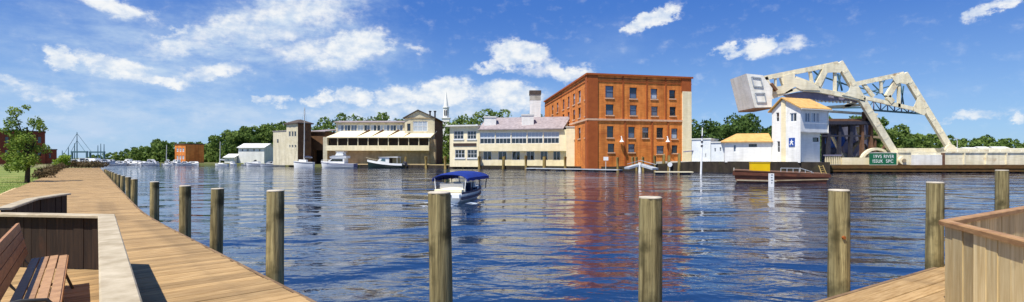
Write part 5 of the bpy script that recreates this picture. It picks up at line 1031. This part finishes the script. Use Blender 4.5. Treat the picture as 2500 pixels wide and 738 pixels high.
# boats stored ashore beyond the boardwalk's end, gantry lift and masts
for i, (px, z) in enumerate(((176, 108), (192, 112), (207, 106), (221, 113), (234, 108), (246, 115))):
    o_ = copy_tree(proto); x, y = K(px, z); o_.location = (x, y, .35); o_.rotation_euler = (0, 0, random.uniform(-.5, .5) + (math.pi if i % 2 else 0)); s_ = random.uniform(.5, .68); o_.scale = (s_, s_, s_); o_.name = 'stored_boat'
    o_['label'] = 'small boat laid up ashore beyond the boardwalk end, %s from left' % ORD[i]; o_['group'] = 'boats laid up beyond the boardwalk'
    mb = MB()
    for dx in (-.9, .9): mb.box(x + dx - .1, x + dx + .1, y - .6, y + .6, -.3, .3)
    tag(mb.build('boat_stand', 'steel_brown'), 'low brown cradle under the %s boat laid up beyond the boardwalk' % ORD[i], 'cradle', 'boat cradles')
for i in range(12):
    px = 158 + i * 8.4; z = 98 + (i % 3) * 2; shrub('dark brown scrub bush closing the boardwalk\'s far end, %s from left' % ORD[i], (*K(px, z), -.2), 1.0, 1.1 + .3 * (i % 2), 'leaf_brown', 60 + i, n=260, size=.13, group='scrub at the boardwalk end')
gz_ = 118; gl = thing('boat_lift', 'blue-grey gantry boat lift beyond the boardwalk end', 'boat lift', (*K(194, gz_), -.25))
for px in (176, 212):
    for dy in (0, 5): p = P(px, 373, gz_); mb = MB(); mb.box(p.x - .14, p.x + .14, gz_ + dy - .14, gz_ + dy + .14, -.25, p.z); mb.build('leg', 'teal_steel', gl)
for dy in (0, 5): a_, b_ = P(174, 372, gz_), P(214, 372, gz_); mb = MB(); mb.box(a_.x, b_.x, gz_ + dy - .16, gz_ + dy + .16, a_.z - .1, a_.z + .25); mb.build('crossbeam', 'teal_steel', gl)
for i, (px, pt_, z) in enumerate(((188, 323, 124), (167, 360, 130), (239, 355, 132), (246, 351, 134), (254, 352, 130), (182, 350, 128), (222, 369, 130), (152, 368, 128))):
    p = P(px, pt_, z); o_ = copy_tree(proto); o_.location = (p.x - 2.0, z, .1); o_.rotation_euler = (0, 0, 0); o_.scale = (.7, .7, .6); o_.name = 'laid_up_sailboat'
    o_['label'] = 'masted boat laid up in the yard beyond the boardwalk, %s' % ('with the tallest rigged mast', 'leftmost thin mast', 'left mast of the right-hand trio', 'middle mast of the right-hand trio', 'rightmost mast of the trio', 'mast just left of the tallest', 'short mast right of the gantry', 'short mast at the far left')[i]; o_['group'] = 'masted boats beyond the boardwalk'; o_['category'] = 'sailboat'
    mb = MB(); mb.tube([Vector((p.x, z, 1.2)), p], [.14, .07], 6)
    m_ = mb.build('mast', 'teal_steel'); m_.parent = o_; m_.matrix_parent_inverse = Matrix.Translation(o_.location).inverted() if False else Matrix.LocRotScale(o_.location, None, o_.scale).inverted()
    if i == 0:
        mb = MB()
        for dx in (-3.6, -1.9, 2.6, 4.4): mb.tube([p - Vector((0, 0, .3 if abs(dx) > 3 else 2)), Vector((p.x + dx * .8, z, P(0, 372, z).z))], .05, 4)
        m_ = mb.build('rigging', 'teal_steel'); m_.parent = o_; m_.matrix_parent_inverse = Matrix.LocRotScale(o_.location, None, o_.scale).inverted()
# the brown barge with a yellow box
bx0, bx1 = K(1790, 55)[0], K(2026, 55)[0]; bg_ = thing('work_barge', 'rusty brown work barge with railing moored below the bridge house', 'barge', (bx0, 55, WATER)); hz_ = lambda py: EYE - (py - HY) / F * 55
mb = MB(); mb.prism([(bx0, 55, hz_(417)), (bx0 + .25, 55, hz_(440)), (bx0 + .7, 55, -1.25), (bx1 - .5, 55, -1.25), (bx1 - .15, 55, hz_(436)), (bx1, 55, hz_(427))], (1.85, 4.2, 0)); mb.build('hull', 'barge', bg_)
mb = MB(); mb.beam((bx0 - .05, 54.93, hz_(424)), (bx1 + .05, 54.93, hz_(430)), .14, .32); mb.build('rubbing_strake', 'barge', bg_)
mb = MB(); mb.beam((bx0 + .35, 54.95, hz_(440)), (bx0 + 4.6, 54.95, hz_(442)), .1, .14); mb.build('waterline_band', 'cap_pale', bg_); mb = MB(); mb.beam((bx0 + 4.65, 54.95, hz_(441)), (bx1 - .2, 54.95, hz_(438)), .1, .12); mb.build('waterline_band', 'tan', bg_)
mb = MB(); mb.prism([(bx0 + .1, 54.95, hz_(417)), (bx1 - .02, 54.95, hz_(427)), (bx1 + 1.83, 59.25, hz_(427)), (bx0 + 1.95, 59.25, hz_(417))], (0, 0, .1)); mb.build('deck', 'steel_brown', bg_)
for i in range(6): x = K(1910 + i * 15, 55)[0]; mb = MB(); mb.tube([(x, 55.3, hz_(424)), (x, 55.3, hz_(411 if i < 4 else 414 + (i - 4) * 4))], .035, 6); mb.build('rail_post', 'dock_grey', bg_)
mb = MB(); mb.tube([(K(1910, 55)[0], 55.3, hz_(411)), (K(1958, 55)[0], 55.3, hz_(411.5)), (K(1985, 55)[0], 55.3, hz_(420)), (K(1992, 55)[0], 55.3, hz_(425))], .04, 6); mb.build('handrail', 'dock_grey', bg_)
for a_, b_ in (((1999, 405), (2008, 430)), ((2009, 404), (2019, 428))): mb = MB(); mb.tube([P(*a_, 57.0), P(*b_, 55.2)], .05, 6); mb.build('ladder_stile', 'piling', bg_)
for i in range(5): f_ = (i + .5) / 5; mb = MB(); mb.tube([P(1999, 405, 57).lerp(P(2008, 430, 55.2), f_), P(2009, 404, 57).lerp(P(2019, 428, 55.2), f_)], .035, 5); mb.build('ladder_rung', 'piling', bg_)
for px in (1797, 1884, 1960): x = K(px, 55)[0]; mb = MB(); mb.tube([(x, 55.5, hz_(420)), (x, 55.5, hz_(410))], .06, 6); mb.build('bollard', 'concrete', bg_)
yb_ = thing('yellow_box', 'bright yellow equipment box standing on the brown barge', 'box', P(1833, 420, 55.6)); a_, b_ = P(1836, 421, 55.1), P(1880, 397, 55.1); mb = MB(); mb.box(a_.x, b_.x, 55.1, 55.7, a_.z, b_.z - .06); mb.build('body', 'yellow', yb_)
mb = MB(); mb.box(a_.x - .03, b_.x + .03, 55.07, 55.73, b_.z - .06, b_.z); mb.build('lid', 'yellow', yb_)
gp_ = thing('gauge_pile', 'short white pile with dark marks standing before the brown barge', 'pile', (*K(1885, 48.0), WATER - .5)); a_, b_ = P(1880.5, 450, 48), P(1890, 424, 48); mb = MB(); mb.box(a_.x, b_.x, 48, 48.35, WATER - .5, b_.z); mb.build('board', 'white_gloss', gp_)
for i in range(5): mb = MB(); zz_ = WATER + .35 + i * .25; mb.box(a_.x + .08, a_.x + .2 + .03 * (i % 2), 47.98, 47.998, zz_, zz_ + .06); mb.build('mark', 'steel_dark', gp_)
mb = MB(); mb.prism([(bx1 + 1.5, 62, -1.6), (bx1 + 1.5, 62, -.6), (bx1 + .8, 66, -.6), (bx1 + .8, 66, -1.6)], (3, 0, 0))
